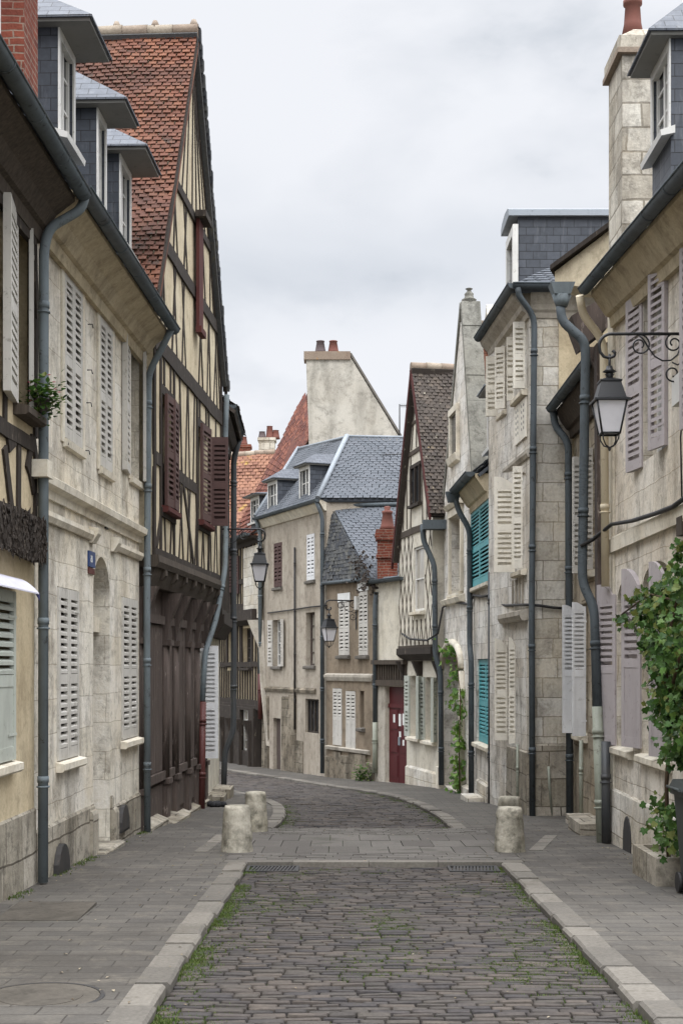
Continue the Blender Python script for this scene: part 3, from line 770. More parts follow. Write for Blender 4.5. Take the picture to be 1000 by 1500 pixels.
# iron drain grates at the foot of the crossing
for (xa, xb), lab in (((-.98, -.44), 'dark iron drain grating in the gutter by the kerb with two bollards behind'), ((1.1, 1.62), 'dark iron drain grating in the gutter in front of the single wide bollard')):
    m = M(); z = G(14.7) - DROP + .012; y0, y1 = 14.5, 14.9
    m.box(xa, xb, y0, y0 + .03, z - .05, z + .006); m.box(xa, xb, y1 - .03, y1, z - .05, z + .006); m.box(xa, xa + .03, y0 + .03, y1 - .03, z - .05, z + .006); m.box(xb - .03, xb, y0 + .03, y1 - .03, z - .05, z + .006)
    n = 13
    for k in range(n):
        c = xa + .05 + (xb - xa - .1) * k / (n - 1); m.prism([(c - .013, y0 + .03, z - .05), (c + .009, y0 + .03, z - .05), (c + .009, y0 + .03, z + .003), (c - .013, y0 + .03, z + .003)], [(c - .013 + .03, y1 - .03, z - .05), (c + .039, y1 - .03, z - .05), (c + .039, y1 - .03, z + .003), (c - .013 + .03, y1 - .03, z + .003)])
    tag(m.build('drain_grate', MT['cast_iron']), lab, 'drain grate', 'drain grates')
# manhole cover and a patched square of paving
c = V((-1.70, 8.05, G(8.05)))
m = M(); m.lathe(c, [(.33, -.03), (.33, .004), (.315, .006)], 40, smooth=False); rim = M(); rim.lathe(c, [(.36, -.02), (.36, .004), (.335, .005), (.335, -.02)], 40, smooth=False)
for k in range(6):
    rr_ = .05 + .042 * k
    m.lathe((c.x, c.y, c.z + .0065), [(rr_ + .02, -.004), (rr_ + .02, .0015 + k * .0002), (rr_, .002 + k * .0002)], 32, smooth=False) if k % 2 == 0 else None
mh = tag(m.build('manhole_cover', MT['cover']), 'round grey manhole cover set in the paving in the near corner', 'manhole cover'); rim.build('rim', MT['cast_iron'], mh)
m = M(); m.box(-2.66, -2.02, 10.9, 11.75, G(11.3) - .05, G(11.3) + .016); tag(m.build('utility_cover', MT['cover']), 'worn square stone access cover in the pavement below the ochre house', 'access cover')

# bollards
def bollard(x, y, r, h, lab, cap=False):
    bn = lambda a, f: .012 * noise.noise(V((math.cos(a) * 2.2 + x * 9, math.sin(a) * 2.2, f * 5 + y))) + .009 * noise.noise(V((math.cos(a) * 9 + x * 9, math.sin(a) * 9, f * 22 + y)))
    m = M(); z = G(y) - .05; n = 40; rows = 22; ring = []
    for k in range(rows + 1):
        f = k / rows; rad_ = r * (1.0 - .22 * f) * (1 if f < .94 else 1 - (f - .94) * 1.4)
        ring.append(m.add([(x + (rad_ + bn(a, f)) * math.cos(a), y + (rad_ + bn(a, f)) * math.sin(a), z + (h + .05) * f) for a in [2 * math.pi * j / n for j in range(n)]]))
    for a, b in zip(ring, ring[1:]):
        for j in range(n): m.face((a + j, a + (j + 1) % n, b + (j + 1) % n, b + j), True)
    top = m.add([(x, y, z + h + .05 + .012)])
    for j in range(n): m.face((ring[-1] + j, ring[-1] + (j + 1) % n, top), True)
    return tag(m.build('stone_bollard', MT['bollard_stone']), lab, 'bollard', 'stone bollards at the crossing')
bollard(-1.18, 16.1, .185, .52, 'tapered stone bollard nearest the kerb corner, mossy, in front of another')
bollard(-1.14, 18.9, .17, .52, 'tapered stone bollard at the rounded kerb, partly behind a nearer mossy one')
bollard(1.90, 16.1, .18, .50, 'tapered pitted stone bollard standing alone in view by the drain')
bollard(2.10, 17.8, .17, .52, 'stone bollard almost hidden, its flat top showing above the pitted one')
# ================================================================ houses, this side of the bend
def house(fr, name, label, u=None):
    u = fr.L / 2 if u is None else u
    p = fr.p(u, 0, 0); return empty(name, (p.x, p.y, G(p.y)), label, 'house')

def dormer(par, fr, u0, u1, of, z0, z1, back=1.5, rise=.55, ov=.3, side=.14, wf=None, pm=None, apron=.25, hood=None, bars=(1, 2)):
    P = fr.p; m = M()
    e = .07
    m.fbox(fr, u0, u0 + e, of - back, of - .02, z0 - apron, z1); m.fbox(fr, u1 - e, u1, of - back, of - .02, z0 - apron, z1)
    m.fbox(fr, u0 + e, u1 - e, of - .12, of - .02, z0 - apron, z0 - .06)
    d = m.build('dormer', MT['slate_hung'], par)
    f = M()
    f.fbox(fr, u0 - .005, u0 + e, of - .018, of, z0 - .05, z1); f.fbox(fr, u1 - e, u1 + .005, of - .018, of, z0 - .05, z1); f.fbox(fr, u0 + e, u1 - e, of - .066, of, z1 - .1, z1)
    f.prof(fr, u0 - .06, u1 + .06, [(of - .05, z0 - .1), (of + .09, z0 - .13), (of + .1, z0 - .07), (of - .05, z0 - .02)])
    f.fbox(fr, u0 + e, u0 + e + .05, of - .1, of - .05, z0, z1 - .1); f.fbox(fr, u1 - e - .05, u1 - e, of - .1, of - .05, z0, z1 - .1)
    c = (u0 + u1) / 2; f.fbox(fr, c - .035, c + .035, of - .1, of - .05, z0, z1 - .1)
    for k in range(1, bars[1] + 1):
        zz = z0 + (z1 - z0) * k / (bars[1] + 1); f.fbox(fr, u0 + e + .05, u1 - e - .05, of - .09, of - .06, zz - .013, zz + .013)
    f.build('window_frame', wf or MT['white_paint'], d)
    g = M(); g.fbox(fr, u0 + e, u1 - e, of - .085, of - .078, z0 - .03, z1 - .05); g.build('pane', pm or MT['glass'], d)
    r = M()     # hipped hood with a deep painted soffit
    a, b = u0 - side, u1 + side; o1 = of + ov; o0 = of - back; zt = z1 + .05; oh = of - .35; cm = (u0 + u1) / 2
    r.hexa([P(a, o0, z1), P(b, o0, z1), P(b, o1, z1), P(a, o1, z1), P(a, o0, zt), P(b, o0, zt), P(b, o1, zt), P(a, o1, zt)])
    s_ = r.build('soffit', MT['soffit_grey'], d)
    r = M(); zt += .004; a -= .03; b += .03; o1 += .03; th = .03
    top = [P(cm, oh, zt + rise), P(cm, o0, zt + rise)]
    A_, B_, C_, D_ = P(a, o1, zt), P(b, o1, zt), P(b, o0, zt), P(a, o0, zt)
    for q in ((A_, B_, top[0]), (B_, C_, top[1], top[0]), (D_, A_, top[0], top[1]), (A_, D_, C_, B_), (C_, D_, top[1])): r.poly(q)
    r.prism([A_ + V((0, 0, -.02)), B_ + V((0, 0, -.02)), C_ + V((0, 0, -.02)), D_ + V((0, 0, -.02))], [A_ + V((0, 0, -.003)), B_ + V((0, 0, -.003)), C_ + V((0, 0, -.003)), D_ + V((0, 0, -.003))])
    r.build('roof', hood or MT['slate_hood'], d)
    return d

def eave(par, fr, u0, u1, z, ov, soff=True, gm=None, mat=None, gr=.075, dz=0):
    if soff:
        oz = [(.004, z - .42), (.06, z - .42), (.075, z - .30), (.12, z - .28), (.2, z - .16), (ov - .05, z - .03), (ov - .05, z + .02), (.004, z + .02)]
        m = M(); m.prism([fr.p(u0, a, b) for a, b in oz], [fr.p(u1, a, b + dz) for a, b in oz]); m.build('cornice', mat or MT['soffit_plaster'], par)
    gutter(par, fr.p(u0, ov + .03, z + .05), fr.p(u1, ov + .03, z + .05 + dz), gr, gm or MT['zinc_dark'])

def slope(par, fr, u0, u1, ov, z, D, ridge, mat, ex=.13, tw=.22, lift=.015, dz=0, **k):
    m = M(); tiles(m, fr.p(u0, ov, z + .06), fr.p(u1, ov, z + .06 + dz), fr.p(u0, -D / 2, ridge), fr.p(u1, -D / 2, ridge), ex, tw, lift, **k)
    q = [fr.p(u0, -D / 2, ridge), fr.p(u1, -D / 2, ridge), fr.p(u1, -D - .2, z), fr.p(u0, -D - .2, z)]; m.prism([p - V((0, 0, .08)) for p in q], q)
    return m.build('roof', mat, par)

# ---------------------------------------------------------------- ochre house, nearest on this side
f1 = Fr((-2.95, 7.5), (-2.85, 13.2)); h1 = house(f1, 'timber_framed_house', 'ochre house with dark timber braces, open grey shutters and a pot plant on its sill', 5)
z1 = 6.0
wa = f1.win(22, 44, 330, 600); wb = (f1.u(-45), f1.u(16), f1.z(0, 1118), f1.z(0, 862))
wall(h1, f1, 0, f1.L, -1.2, z1, [wa, wb], MT['plaster_ochre'], D=6, ridge=8.8)
W = window(h1, f1, wa, fm=MT['door_grey'], sm=MT['timber_weathered'], so=.14)
shutter(W, f1, wa[0], -1, .62, wa[2], wa[3], 172, MT['shutter_grey']); shutter(W, f1, wa[1] - .01, -1, .2, wa[2], wa[3], 12, MT['shutter_grey'], o=0)
W = window(h1, f1, wb); closed_pair(W, f1, wb, MT['shutter_sage'], o=.01, solid=1, pitch=.07)
eave(h1, f1, 0, f1.L + .05, z1, .42, mat=MT['timber_weathered'])
slope(h1, f1, 0, f1.L, .4, z1, 6, 9.4, MT['slate_roof'])
m = M(); L = f1.L
zb = f1.z(25, 785); B = lambda *a, **k: m.beam(f1, *a, **k)
m.beam(f1, (0, zb), (L - .1, zb), .36, 0, .14, jit=.1)
zs0 = f1.z(25, 640); m.beam(f1, (0, zs0), (L - .12, zs0), .13, 0, .03)
m.beam(f1, (L - .2, zs0 + .2), (L - .2, z1 - .3), .12, 0, .02)
zs = f1.z(25, 640)
for k in range(14):
    u = .2 + k * .4
    if u < f1.u(0) - .2: m.beam(f1, (u, zb), (u + R.uniform(-.12, .25), zs), .12, 0, .02)
    if u < wa[0] - .3 or u > wa[1] + .1: m.beam(f1, (u, zs), (u + R.uniform(-.1, .1), z1 - .3), .11, 0, .02)
for q in (((5, 655), (18, 767)), ((27, 650), (26, 770)), ((46, 640), (39, 690)), ((40, 672), (48, 722)), ((47, 640), (53, 685), (50, 780)), ((-8, 640), (-14, 770)), ((10, 655), (20, 640))):
    for p0_, p1_ in zip(q, q[1:]): m.beam(f1, f1.hit(*p0_), f1.hit(*p1_), .12, 0, .02 + R.uniform(0, .006), jit=.2)
zt_ = f1.z(25, 305); m.beam(f1, (0, zt_), (L - .1, zt_), .17, 0, .04, jit=.2); m.beam(f1, (0, z1 - .42), (L - .1, z1 - .42), .16, 0, .05, jit=.2)
for pa, pb, ya, yb in ((49, 52, 330, 470), (52, 50, 470, 640), (10, 2, 240, 300), (22, 30, 235, 300), (38, 44, 240, 300), (50, 46, 270, 330)): m.beam(f1, f1.hit(pa, ya), f1.hit(pb, yb), .12, 0, .025, jit=.22)
rb = random.Random(4)     # frayed end grain of the old beam
for _ in range(700):
    u_ = L - .12 - abs(rb.gauss(0, 1.0)); z_ = zb + rb.uniform(-.2, .2); q0 = f1.p(u_, .13, z_); m.prism([q0 + V((0, -.006, 0)), q0 + V((0, .006, 0)), q0 + V((.004, 0, .012))], [q + V((rb.uniform(.006, .024), rb.gauss(0, .02), rb.gauss(-.02, .03))) for q in (q0 + V((0, -.003, 0)), q0 + V((0, .003, 0)), q0 + V((.002, 0, .006)))])
m.build('timber_frame', MT['timber_dark'], h1)
m = M(); n = 2
for k in range(n):
    a, b = L * k / n, L * (k + 1) / n - .006
    t_ = f1.z(30, 1195) + R.uniform(-.05, .05); m.prof(f1, a, b + .006, [(-.02, -1.2), (.03 + R.uniform(0, .008), -1.2), (.02, t_ - .02), (.008, t_), (-.02, t_)])
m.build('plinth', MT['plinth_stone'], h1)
# brick stack at the party wall
m = M(); c = f1.p(L - .05, -.3, 0); m.box(-3.4, -2.90, 13.02, 13.6, 6.2, 8.75); m.box(-3.44, -2.86, 12.98, 13.64, 8.75, 8.9)
ck = m.build('chimney', MT['brick_red'], h1); m = M(); m.lathe((-3.15, 13.3, 8.9), [(.11, 0), (.09, .4), (.11, .42)]); m.build('chimney_pot', MT['terracotta'], ck)
dormer(h1, f1, L - 2.05, L - 1.2, .0, 6.75, 7.9, pm=MT['glass'])
# awning over the low window
m = M(); u0, u1 = wb[0] - .1, wb[1] + .12; zt = f1.z(5, 843); N_ = 10; pr = []
for k in range(N_ + 1):
    t_ = k / N_; pr.append((.02 + .2 * t_, zt - .13 * t_ ** 1.8))
m.prof(f1, u0, u1, pr + [(o, z - .012) for o, z in pr[::-1]])
aw = m.build('window_awning', MT['awning_cloth']); tag(aw, 'small pale curved fabric awning over the lower window of the ochre house', 'awning')
m = M(); m.prism([f1.p(u1 + .001, o, z) for o, z in ((.14, zt - .06), (.225, zt - .2), (.225, zt - .135))], [f1.p(u1 + .007, o, z) for o, z in ((.14, zt - .06), (.225, zt - .2), (.225, zt - .135))]); v_ = m.build('side_flap', MT['awning_blue'], aw)
# flowers on the sill
p0 = f1.p((wa[0] + wa[1]) / 2 + .12, .15, wa[2] + .003)
pot = empty('potted_plant', p0, 'green trailing pot plant with pink flowers on the upper sill of the ochre house', 'potted plant')
m = M(); m.lathe(p0, [(.05, 0), (.07, .1), (.08, .1), (.08, .115)]); m.build('pot', MT['pot_dark'], pot)
def leaf(m, c, d, up, s, kind=0):
    d = d.normalized(); x = d.cross(up)
    if x.length < .01: x = V((1, 0, 0))
    x.normalize(); n = x.cross(d).normalized()
    if kind == 0: pts = [(0, 0), (.32, -.12), (.62, .1), (.5, .38), (.6, .7), (.26, .68), (0, 1.08), (-.26, .68), (-.6, .7), (-.5, .38), (-.62, .1), (-.32, -.12)]
    else: pts = [(0, 0), (.3, .25), (.34, .55), (0, 1), (-.34, .55), (-.3, .25)]
    cc = m.add([c + d * s * .38 - n * s * .05]); i = m.add([c + x * (a * s) + d * (b * s) + n * (s * (.16 * abs(a) - .22 * max(0, b - .5) + R.uniform(-.03, .03))) for a, b in pts])
    for k in range(len(pts)): m.face((cc, i + k, i + (k + 1) % len(pts)))
m = M()
for _ in range(330):
    c = p0 + V((R.gauss(.01, .085), R.gauss(0, .1), .13 + R.gauss(0, .085))); leaf(m, c, V((R.gauss(0, 1), R.gauss(0, 1), R.uniform(-.6, .8))), V((0, 0, 1)), R.uniform(.04, .075), 1)
m.build('foliage', MT['leaf_vine'], pot)
m = M()
for _ in range(14):
    c = p0 + V((R.gauss(0, .1), R.gauss(0, .1), .2 + R.uniform(-.12, .1)))
    for k in range(5): leaf(m, c, V((math.cos(k * 1.26), math.sin(k * 1.26), .4)), V((0, 0, 1)), .022, 1)
m.build('flower', MT['petal'], pot)

# ---------------------------------------------------------------- cream stone house with three dormers
f2 = Fr((-2.85, 13.22), (-2.66, 18.72)); h2 = house(f2, 'limestone_house', 'cream stone house with grey louvred shutters, an arched doorway and slate dormers')
z2 = 6.05; L = f2.L
w1, w2, w3 = f2.win(93, 119, 408, 650), f2.win(145, 163, 470, 688), f2.win(190, 212, 510, 704)
g1, g2 = f2.win(84, 114, 862, 1112), f2.win(178, 200, 876, 1082)
dr = f2.win(137, 161, 816, 1228)
dr = (dr[0], dr[1], G(f2.p(dr[0], 0, 0).y) + .03, dr[3])
wall(h2, f2, 0, L, -1.3, z2, [w1, w2, w3, g1, g2, dr + (.42, .5)], MT['limestone'], D=6, ridge=9)
for r in (w1, w2): W = window(h2, f2, r, sill=False); closed_pair(W, f2, r, MT['shutter_grey'], o=-.02)
W = window(h2, f2, w3, sill=False, fm=MT['white_paint']); shutter(W, f2, w3[0] - .02, -1, .52, w3[2], w3[3], 174, MT['shutter_grey'], o=.02); shutter(W, f2, w3[1] - .01, -1, .52, w3[2], w3[3], 8, MT['shutter_grey'], o=0)
for r in (g1, g2): W = window(h2, f2, r, so=.09); closed_pair(W, f2, r, MT['shutter_grey'], o=-.02)
m = M(); m.fbox(f2, dr[0] + .02, dr[1] - .02, -.48, -.43, dr[2], dr[3] - .95); m.fbox(f2, dr[0], dr[1], -.49, -.2, dr[3] - .95, dr[3] - .82)
d_ = m.build('door', MT['door_grey'], h2); m = M(); m.fbox(f2, dr[0] + .02, dr[1] - .02, -.47, -.44, dr[3] - .81, dr[3]); m.build('fanlight', MT['glass'], d_)
m = M(); m.tube([f2.p(dr[1] - .12, -.43, dr[2] + 1), f2.p(dr[1] - .12, -.38, dr[2] + 1)], .025, 10); m.build('handle', MT['cast_iron'], d_)
m = M(); m.fbox(f2, dr[0], dr[1], -.4, -.12, f2.z(150, 925), f2.z(150, 903)); m.build('transom', MT['limestone_trim'], h2)
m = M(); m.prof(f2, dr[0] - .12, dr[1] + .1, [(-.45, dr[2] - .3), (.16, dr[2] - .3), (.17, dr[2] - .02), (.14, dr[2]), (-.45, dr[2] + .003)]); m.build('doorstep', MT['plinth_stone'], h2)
m = M()
zc = f2.z(150, 752); m.prof(f2, 0, L + .02, [(.003, zc - .14), (.03, zc - .14), (.04, zc - .06), (.11, zc - .03), (.12, zc + .04), (.09, zc + .06), (.003, zc + .1)])
zc = f2.z(150, 790) - .02
for a, b in ((0, dr[0] - .22), (dr[1] + .2, L)): m.prof(f2, a, b, [(.003, zc - .05), (.035, zc - .05), (.065, zc), (.065, zc + .045), (.003, zc + .06)])
for a, b in ((dr[0] - .24, dr[0] - .05), (dr[1] + .03, dr[1] + .22)):
    m.prof(f2, a, b, [(.003, zc - .08), (.04, zc - .08), (.1, zc + .02), (.11, zc + .08), (.003, zc + .1)])
for r in (w1, w2, w3):      # flat raised surrounds
    m.fbox(f2, r[0] - .12, r[0] - .01, .002, .022, r[2] - .05, r[3] + .14); m.fbox(f2, r[1] + .01, r[1] + .12, .002, .022, r[2] - .05, r[3] + .14); m.fbox(f2, r[0] - .01, r[1] + .01, .002, .021, r[3] + .01, r[3] + .14)
    m.prof(f2, r[0] - .05, r[1] + .05, [(.003, r[2] - .1), (.05, r[2] - .09), (.06, r[2] - .02), (.003, r[2])])
m.build('string_course', MT['limestone_trim'], h2)
mA, mB = M(), M(); n = 9; zp = f2.z(110, 1190)
for k in range(n):
    a, b = L * k / n, L * (k + 1) / n
    if a < dr[1] and b > dr[0]:
        for aa, bb in ((a, dr[0] - .03), (dr[1] + .03, b)):
            if bb - aa > .05: (mA if bb < dr[0] + .1 else mB).prof(f2, aa, bb, [(-.02, -1.3), (.03, -1.3), (.025, zp - .02), (.01, zp), (-.02, zp)])
        continue
    t_ = zp - .13 * (k > 5); (mA if b < dr[0] + .1 else mB).prof(f2, a, b, [(-.02, -1.3), (.03 + R.uniform(0, .004), -1.3), (.025, t_ - .025), (.008, t_), (-.02, t_)])
mA.prof(f2, dr[0] - .3, dr[0] - .02, [(.01, -1.3), (.07, -1.3), (.065, zp - .1), (.05, zp - .06), (.01, zp - .05)]); mB.prof(f2, dr[1] + .02, dr[1] + .26, [(.01, -1.3), (.07, -1.3), (.065, zp - .2), (.05, zp - .16), (.01, zp - .15)])
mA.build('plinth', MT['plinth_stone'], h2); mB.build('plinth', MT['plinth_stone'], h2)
for pl, pr_, pt, pb in ((86, 103, 1243, 1278), (178, 190, 1185, 1214)):
    r = f2.win(pl, pr_, pt, pb, .08); m = M(); N_ = 8; c = (r[0] + r[1]) / 2; w_ = (r[1] - r[0]) / 2
    m.fpoly(f2, [(r[0], r[2]), (r[1], r[2])] + [(c + w_ * math.cos(t), r[3] - w_ + w_ * 1.2 * math.sin(t)) for t in [math.pi * k / N_ for k in range(N_ + 1)]], .03, .085)
    m.build('cellar_vent', MT['cast_iron'], h2)
eave(h2, f2, 0, L + .1, z2, .42)
slope(h2, f2, 0, L, .4, z2, 6, 9.3, MT['slate_roof'])
m = M(); r = f2.win(430, 436, 1, 2); uu = f2.u(155); m.fbox(f2, uu - .07, uu + .07, .002, .02, f2.z(155, 775), f2.z(155, 760)); m.build('vent_grille', MT['cast_iron'], h2)
for k, (pa, pb, zt, zl) in enumerate(((88, 111, 62, 205), (144, 157, 170, 325), (177, 193, 240, 362))):
    of = -.12; a, b = f2.u(pa, of), f2.u(pb, of); c = (pa + pb) / 2
    dormer(h2, f2, a, b, of, f2.z(c, zl, of), f2.z(c, zt, of), ov=.34, rise=.5)
r = f2.win(131, 140, 808, 831, .02); m = M(); m.fbox(f2, r[0], r[1], .002, .022, r[2], r[3]); npl = m.build('house_number', MT['sign_blue'], h2)
m = M(); m.fbox(f2, r[0] + .01, r[1] - .02, .002, .018, r[2] - .075, r[2] - .01); m.build('wall_plate', MT['pipe_red'], h2)
def digits(par, fr, s_, u, o, z, hgt, mat, name='digits'):
    seg = {'1': 'bc', '2': 'abged', '3': 'abgcd', '0': 'abcdef', '7': 'abc', '4': 'fgbc', '8': 'abcdefg', '5': 'afgcd', '6': 'afgedc'}
    m = M(); w_ = hgt * .5; t_ = hgt * .13; x = u
    for ch in s_:
        q = {'a': (x, x + w_, z + hgt - t_, z + hgt), 'd': (x, x + w_, z, z + t_), 'g': (x, x + w_, z + hgt / 2 - t_ / 2, z + hgt / 2 + t_ / 2), 'f': (x, x + t_, z + hgt / 2, z + hgt), 'b': (x + w_ - t_, x + w_, z + hgt / 2, z + hgt), 'e': (x, x + t_, z, z + hgt / 2), 'c': (x + w_ - t_, x + w_, z, z + hgt / 2)}
        for k in seg[ch]: a = q[k]; m.fbox(fr, a[0], a[1], o, o + .004, a[2], a[3])
        x += w_ * 1.35
    return m.build(name, mat, par)
hh = (r[3] - r[2]); digits(npl, f2, '20', r[0] + (r[1] - r[0]) * .2, .022, r[2] + hh * .3, min(hh * .42, (r[1] - r[0]) * .55), MT['sign_white'])
# rain pipes
P = f2.p
pipe(h2, [P(.12, .45, z2 + .02), P(.08, .42, z2 - .14), P(-.02, .14, z2 - .34), P(-.05, .1, z2 - .55), P(-.08, .1, G(13.3) + .02)], .047, MT['zinc_pipe'])
pipe(h2, [P(L - .1, .45, z2 + .02), P(L - .05, .3, z2 - .25), P(L + .02, .12, z2 - .55), P(L + .02, .1, 2.2), P(L, .11, G(18.7))], .045, MT['zinc_pipe'])
m = M(); m.fbox(f2, -.2, .03, .003, .17, f2.z(70, 712), f2.z(70, 688)); m.build('corbel', MT['limestone_trim'], h2)
m = M(); uu = f2.u(217); m.fbox(f2, uu - .08, uu + .02, .003, .08, f2.z(217, 758), f2.z(217, 738)); m.build('junction_box', MT['plastic_white'], h2)
m = M()
for px, py in ((129, 475), (128, 542), (127, 590), (124, 660), (92, 645)):
    u_, z_ = f2.hit(px, py); m.tube([f2.p(u_, 0, z_), f2.p(u_, .05, z_), f2.p(u_ + .02, .055, z_ - .04)], .006, 6)
m.build('shutter_hook', MT['cast_iron'], h2)

# ---------------------------------------------------------------- tall timber gable with the red roof
f3 = Fr((-2.50, 18.9), (-2.13, 25.2)); f3g = Fr((-2.72, 18.78), (-2.38, 25.1)); L = f3.L
h3 = house(f3g, 'timber_framed_house', 'tall gabled house with criss-cross timbers, maroon shutters and a red tile roof')
ze, za = 6.7, 11.36; zj = f3.z(262, 842)
wl, wr = f3.win(236, 253, 585, 745), f3.win(289, 304, 632, 765)
wall(h3, f3, 0, L, zj, ze, [wl, wr], MT['plaster_cream'], D=6.5, gable=[(L / 2, za)])
Lg = f3g.L
uw = f3g.u(296)
wall(h3, f3g, 0, uw, -1.4, zj, [], MT['timber_brown'], D=6, name='wall'); wall(h3, f3g, uw, Lg, -1.4, zj, [], MT['plaster_white'], D=6)
m = M()     # frame
b = lambda a, c, w_=.12, o=.04, **k: m.beam(f3, a, c, w_ * .85, -.01, o * .42 + R.uniform(-.003, .003), **k)
zA, zB, zC, zD = f3.z(272, 553), f3.z(276, 415), f3.z(280, 313), f3.z(255, 692)
def half(z): return max(.0, (za - z) / (za - ze) * L / 2) if z > ze else L / 2
for z, w_ in ((zA, .27), (zB, .24), (zC, .17), (zj + .16, .2)):
    h_ = half(z); b((L / 2 - h_ + .03, z), (L / 2 + h_ - .03, z), w_, .075, jit=.08)
for a, c in ((.05, wl[0] - .06), (wl[1] + .06, wr[0] - .06), (wr[1] + .06, L - .05)): b((a, zD), (c, zD), .2, .05)
def studs(za_, zb_, step, skip, amp, w_=.074):
    u = .1
    k = 0
    while u < L - .05:
        t0, t1 = u, u + amp * (1 if k % 2 else -1) * R.uniform(.5, 1.1)
        h0, h1 = half(za_), half(zb_)
        t0 = min(max(t0, L / 2 - h0 + .07), L / 2 + h0 - .07); t1 = min(max(t1, L / 2 - h1 + .07), L / 2 + h1 - .07)
        if abs(u - L / 2) < max(h0, .3) and not any(s0 < x < s1 for x in (t0, t1, (t0 + t1) / 2) for s0, s1 in skip): b((t0, za_), (t1, zb_), w_ * R.uniform(.8, 1.15), .035)
        u += step * R.uniform(.95, 1.35); k += 1
sk = [(wl[0] - .1, wl[1] + .1), (wr[0] - .1, wr[1] + .1)]
studs(zD, zA, .3, sk, .24); studs(zj + .2, zD, .32, [], .3); studs(zA, zB, .36, [(L / 2 + .1, L / 2 + .5)], .36); studs(zB, zC, .38, [(L / 2 + .1, L / 2 + .5)], .34); studs(zC, za - .35, .42, [], .15)
for r in (wl, wr):
    b((r[0] - .07, zj + .2), (r[0] - .07, zA), .13, .05); b((r[1] + .07, zj + .2), (r[1] + .07, zA), .13, .05)
    b((r[0], r[3] + .08), (r[1], r[3] + .08), .16, .05); b((r[0] - .1, r[2] - .1), (r[1] + .1, r[2] - .1), .14, .09)
    b((r[0] + .2, r[3] + .15), (r[0] + .2, zA), .1, .04); b((r[1] - .2, r[3] + .15), (r[1] - .2, zA), .1, .04)
b((.06, zj), (.06, ze), .16, .05); b((L - .06, zj), (L - .06, ze), .16, .05)
b((.2, zj + .25), (1.0, zD), .12, .045); b((L / 2 + .1, zj + .25), (L / 2 - .9, zD), .12, .045)
b((.03, ze - .05), (L / 2, za - .12), .17, .05); b((L - .03, ze - .05), (L / 2, za - .12), .17, .05)
m.build('timber_frame', MT['timber_dark'], h3)
W = window(h3, f3, wl, sm=MT['timber_red'], so=.12, fm=MT['timber_dark']); c = (wl[1] - wl[0]) / 2
shutter(W, f3, wl[0] + .01, 1, c, wl[2], wl[3], 3, MT['shutter_maroon'], o=.05, pitch=.075); shutter(W, f3, wl[1] - .01, -1, c, wl[2], wl[3], 3, MT['shutter_maroon'], o=.06, pitch=.075)
W = window(h3, f3, wr, sm=MT['timber_red'], so=.12, fm=MT['timber_dark']); c = (wr[1] - wr[0]) / 2
shutter(W, f3, wr[0], 1, c + .12, wr[2], wr[3] + .05, 4, MT['shutter_maroon'], o=.05, pitch=.075); shutter(W, f3, wr[1] + .02, -1, .28, wr[2], wr[3], 95, MT['shutter_maroon'], o=.06, pitch=.075)
# attic hatch
u_, z_ = f3.hit(277, 395, .08); m = M(); uh = L / 2 + .3
m.fbox(f3, uh - .2, uh + .2, .05, .1, f3.z(272, 462), f3.z(283, 320)); m.fbox(f3, uh - .24, uh + .24, .05, .14, f3.z(272, 462) - .1, f3.z(272, 462)); hd = m.build('hatch', MT['timber_red'], h3)
m = M(); m.fbox(f3, uh - .3, uh + .3, .05, .22, f3.z(283, 320) + .002, f3.z(283, 320) + .1); m.build('hatch_hood', MT['timber_dark'], hd)
# roof
rf = M(); ov = .1; ex = .095; rz = za + .13; sl_ = (rz - ze) / (L / 2)
A0 = f3.p(-.2, ov, ze - .2 * sl_ + .13); A1 = f3.p(-.2, -7, ze - .2 * sl_ + .13); T0 = f3.p(L / 2, ov, rz); T1 = f3.p(L / 2, -7, rz)
tiles(rf, A0, A1, T0, T1, ex, .14, .028, jit=.35, sag=.07)
A0 = f3.p(L + .1, ov, ze - .1 * sl_ + .13); A1 = f3.p(L + .1, -7, ze - .1 * sl_ + .13); r2_ = M(); tiles(r2_, A0, A1, T0, T1, ex * 1.6, .2, .025, jit=.6, sag=.06)
roof3 = rf.build('roof', MT['tile_red'], h3); r2_.build('roof', MT['slate_old'], h3)
m = M(); ridge_row(m, T0 + V((0, 0, .0)), T1, .11, .38)
for k in range(6): q = T0.lerp(T1, .01 + k * .085); m.tube([q + V((0, 0, .05)), q + V((0, 0, .17))], [.09, .035], 8)
m.build('ridge_tiles', MT['ridge_tile'], roof3)
m = M()     # barge boards and verge tiles
for s_ in (-1, 1):
    e_ = L / 2 + s_ * (L / 2 + .12); zz = ze - .12 * sl_
    m.fpoly(f3, [(e_, zz - .12), (L / 2, rz - .3), (L / 2, rz - .1), (e_, zz + .1)], .05, .098)
m.build('bargeboard', MT['timber_dark'], roof3)
m = M(); n = 52
for k in range(n):
    t_ = k / n; u_ = L + .12 + (L / 2 - L - .12) * t_; zz = ze - .12 * sl_ + .1 + (rz - ze + .12 * sl_ - .06) * t_
    m.fpoly(f3, [(u_ - .03, zz - .1), (u_ + .05, zz - .03), (u_ + .03, zz + .1), (u_ - .07, zz + .1)], .02, .13 + R.uniform(-.012, .012))
m.build('verge_tiles', MT['slate_old'], roof3)
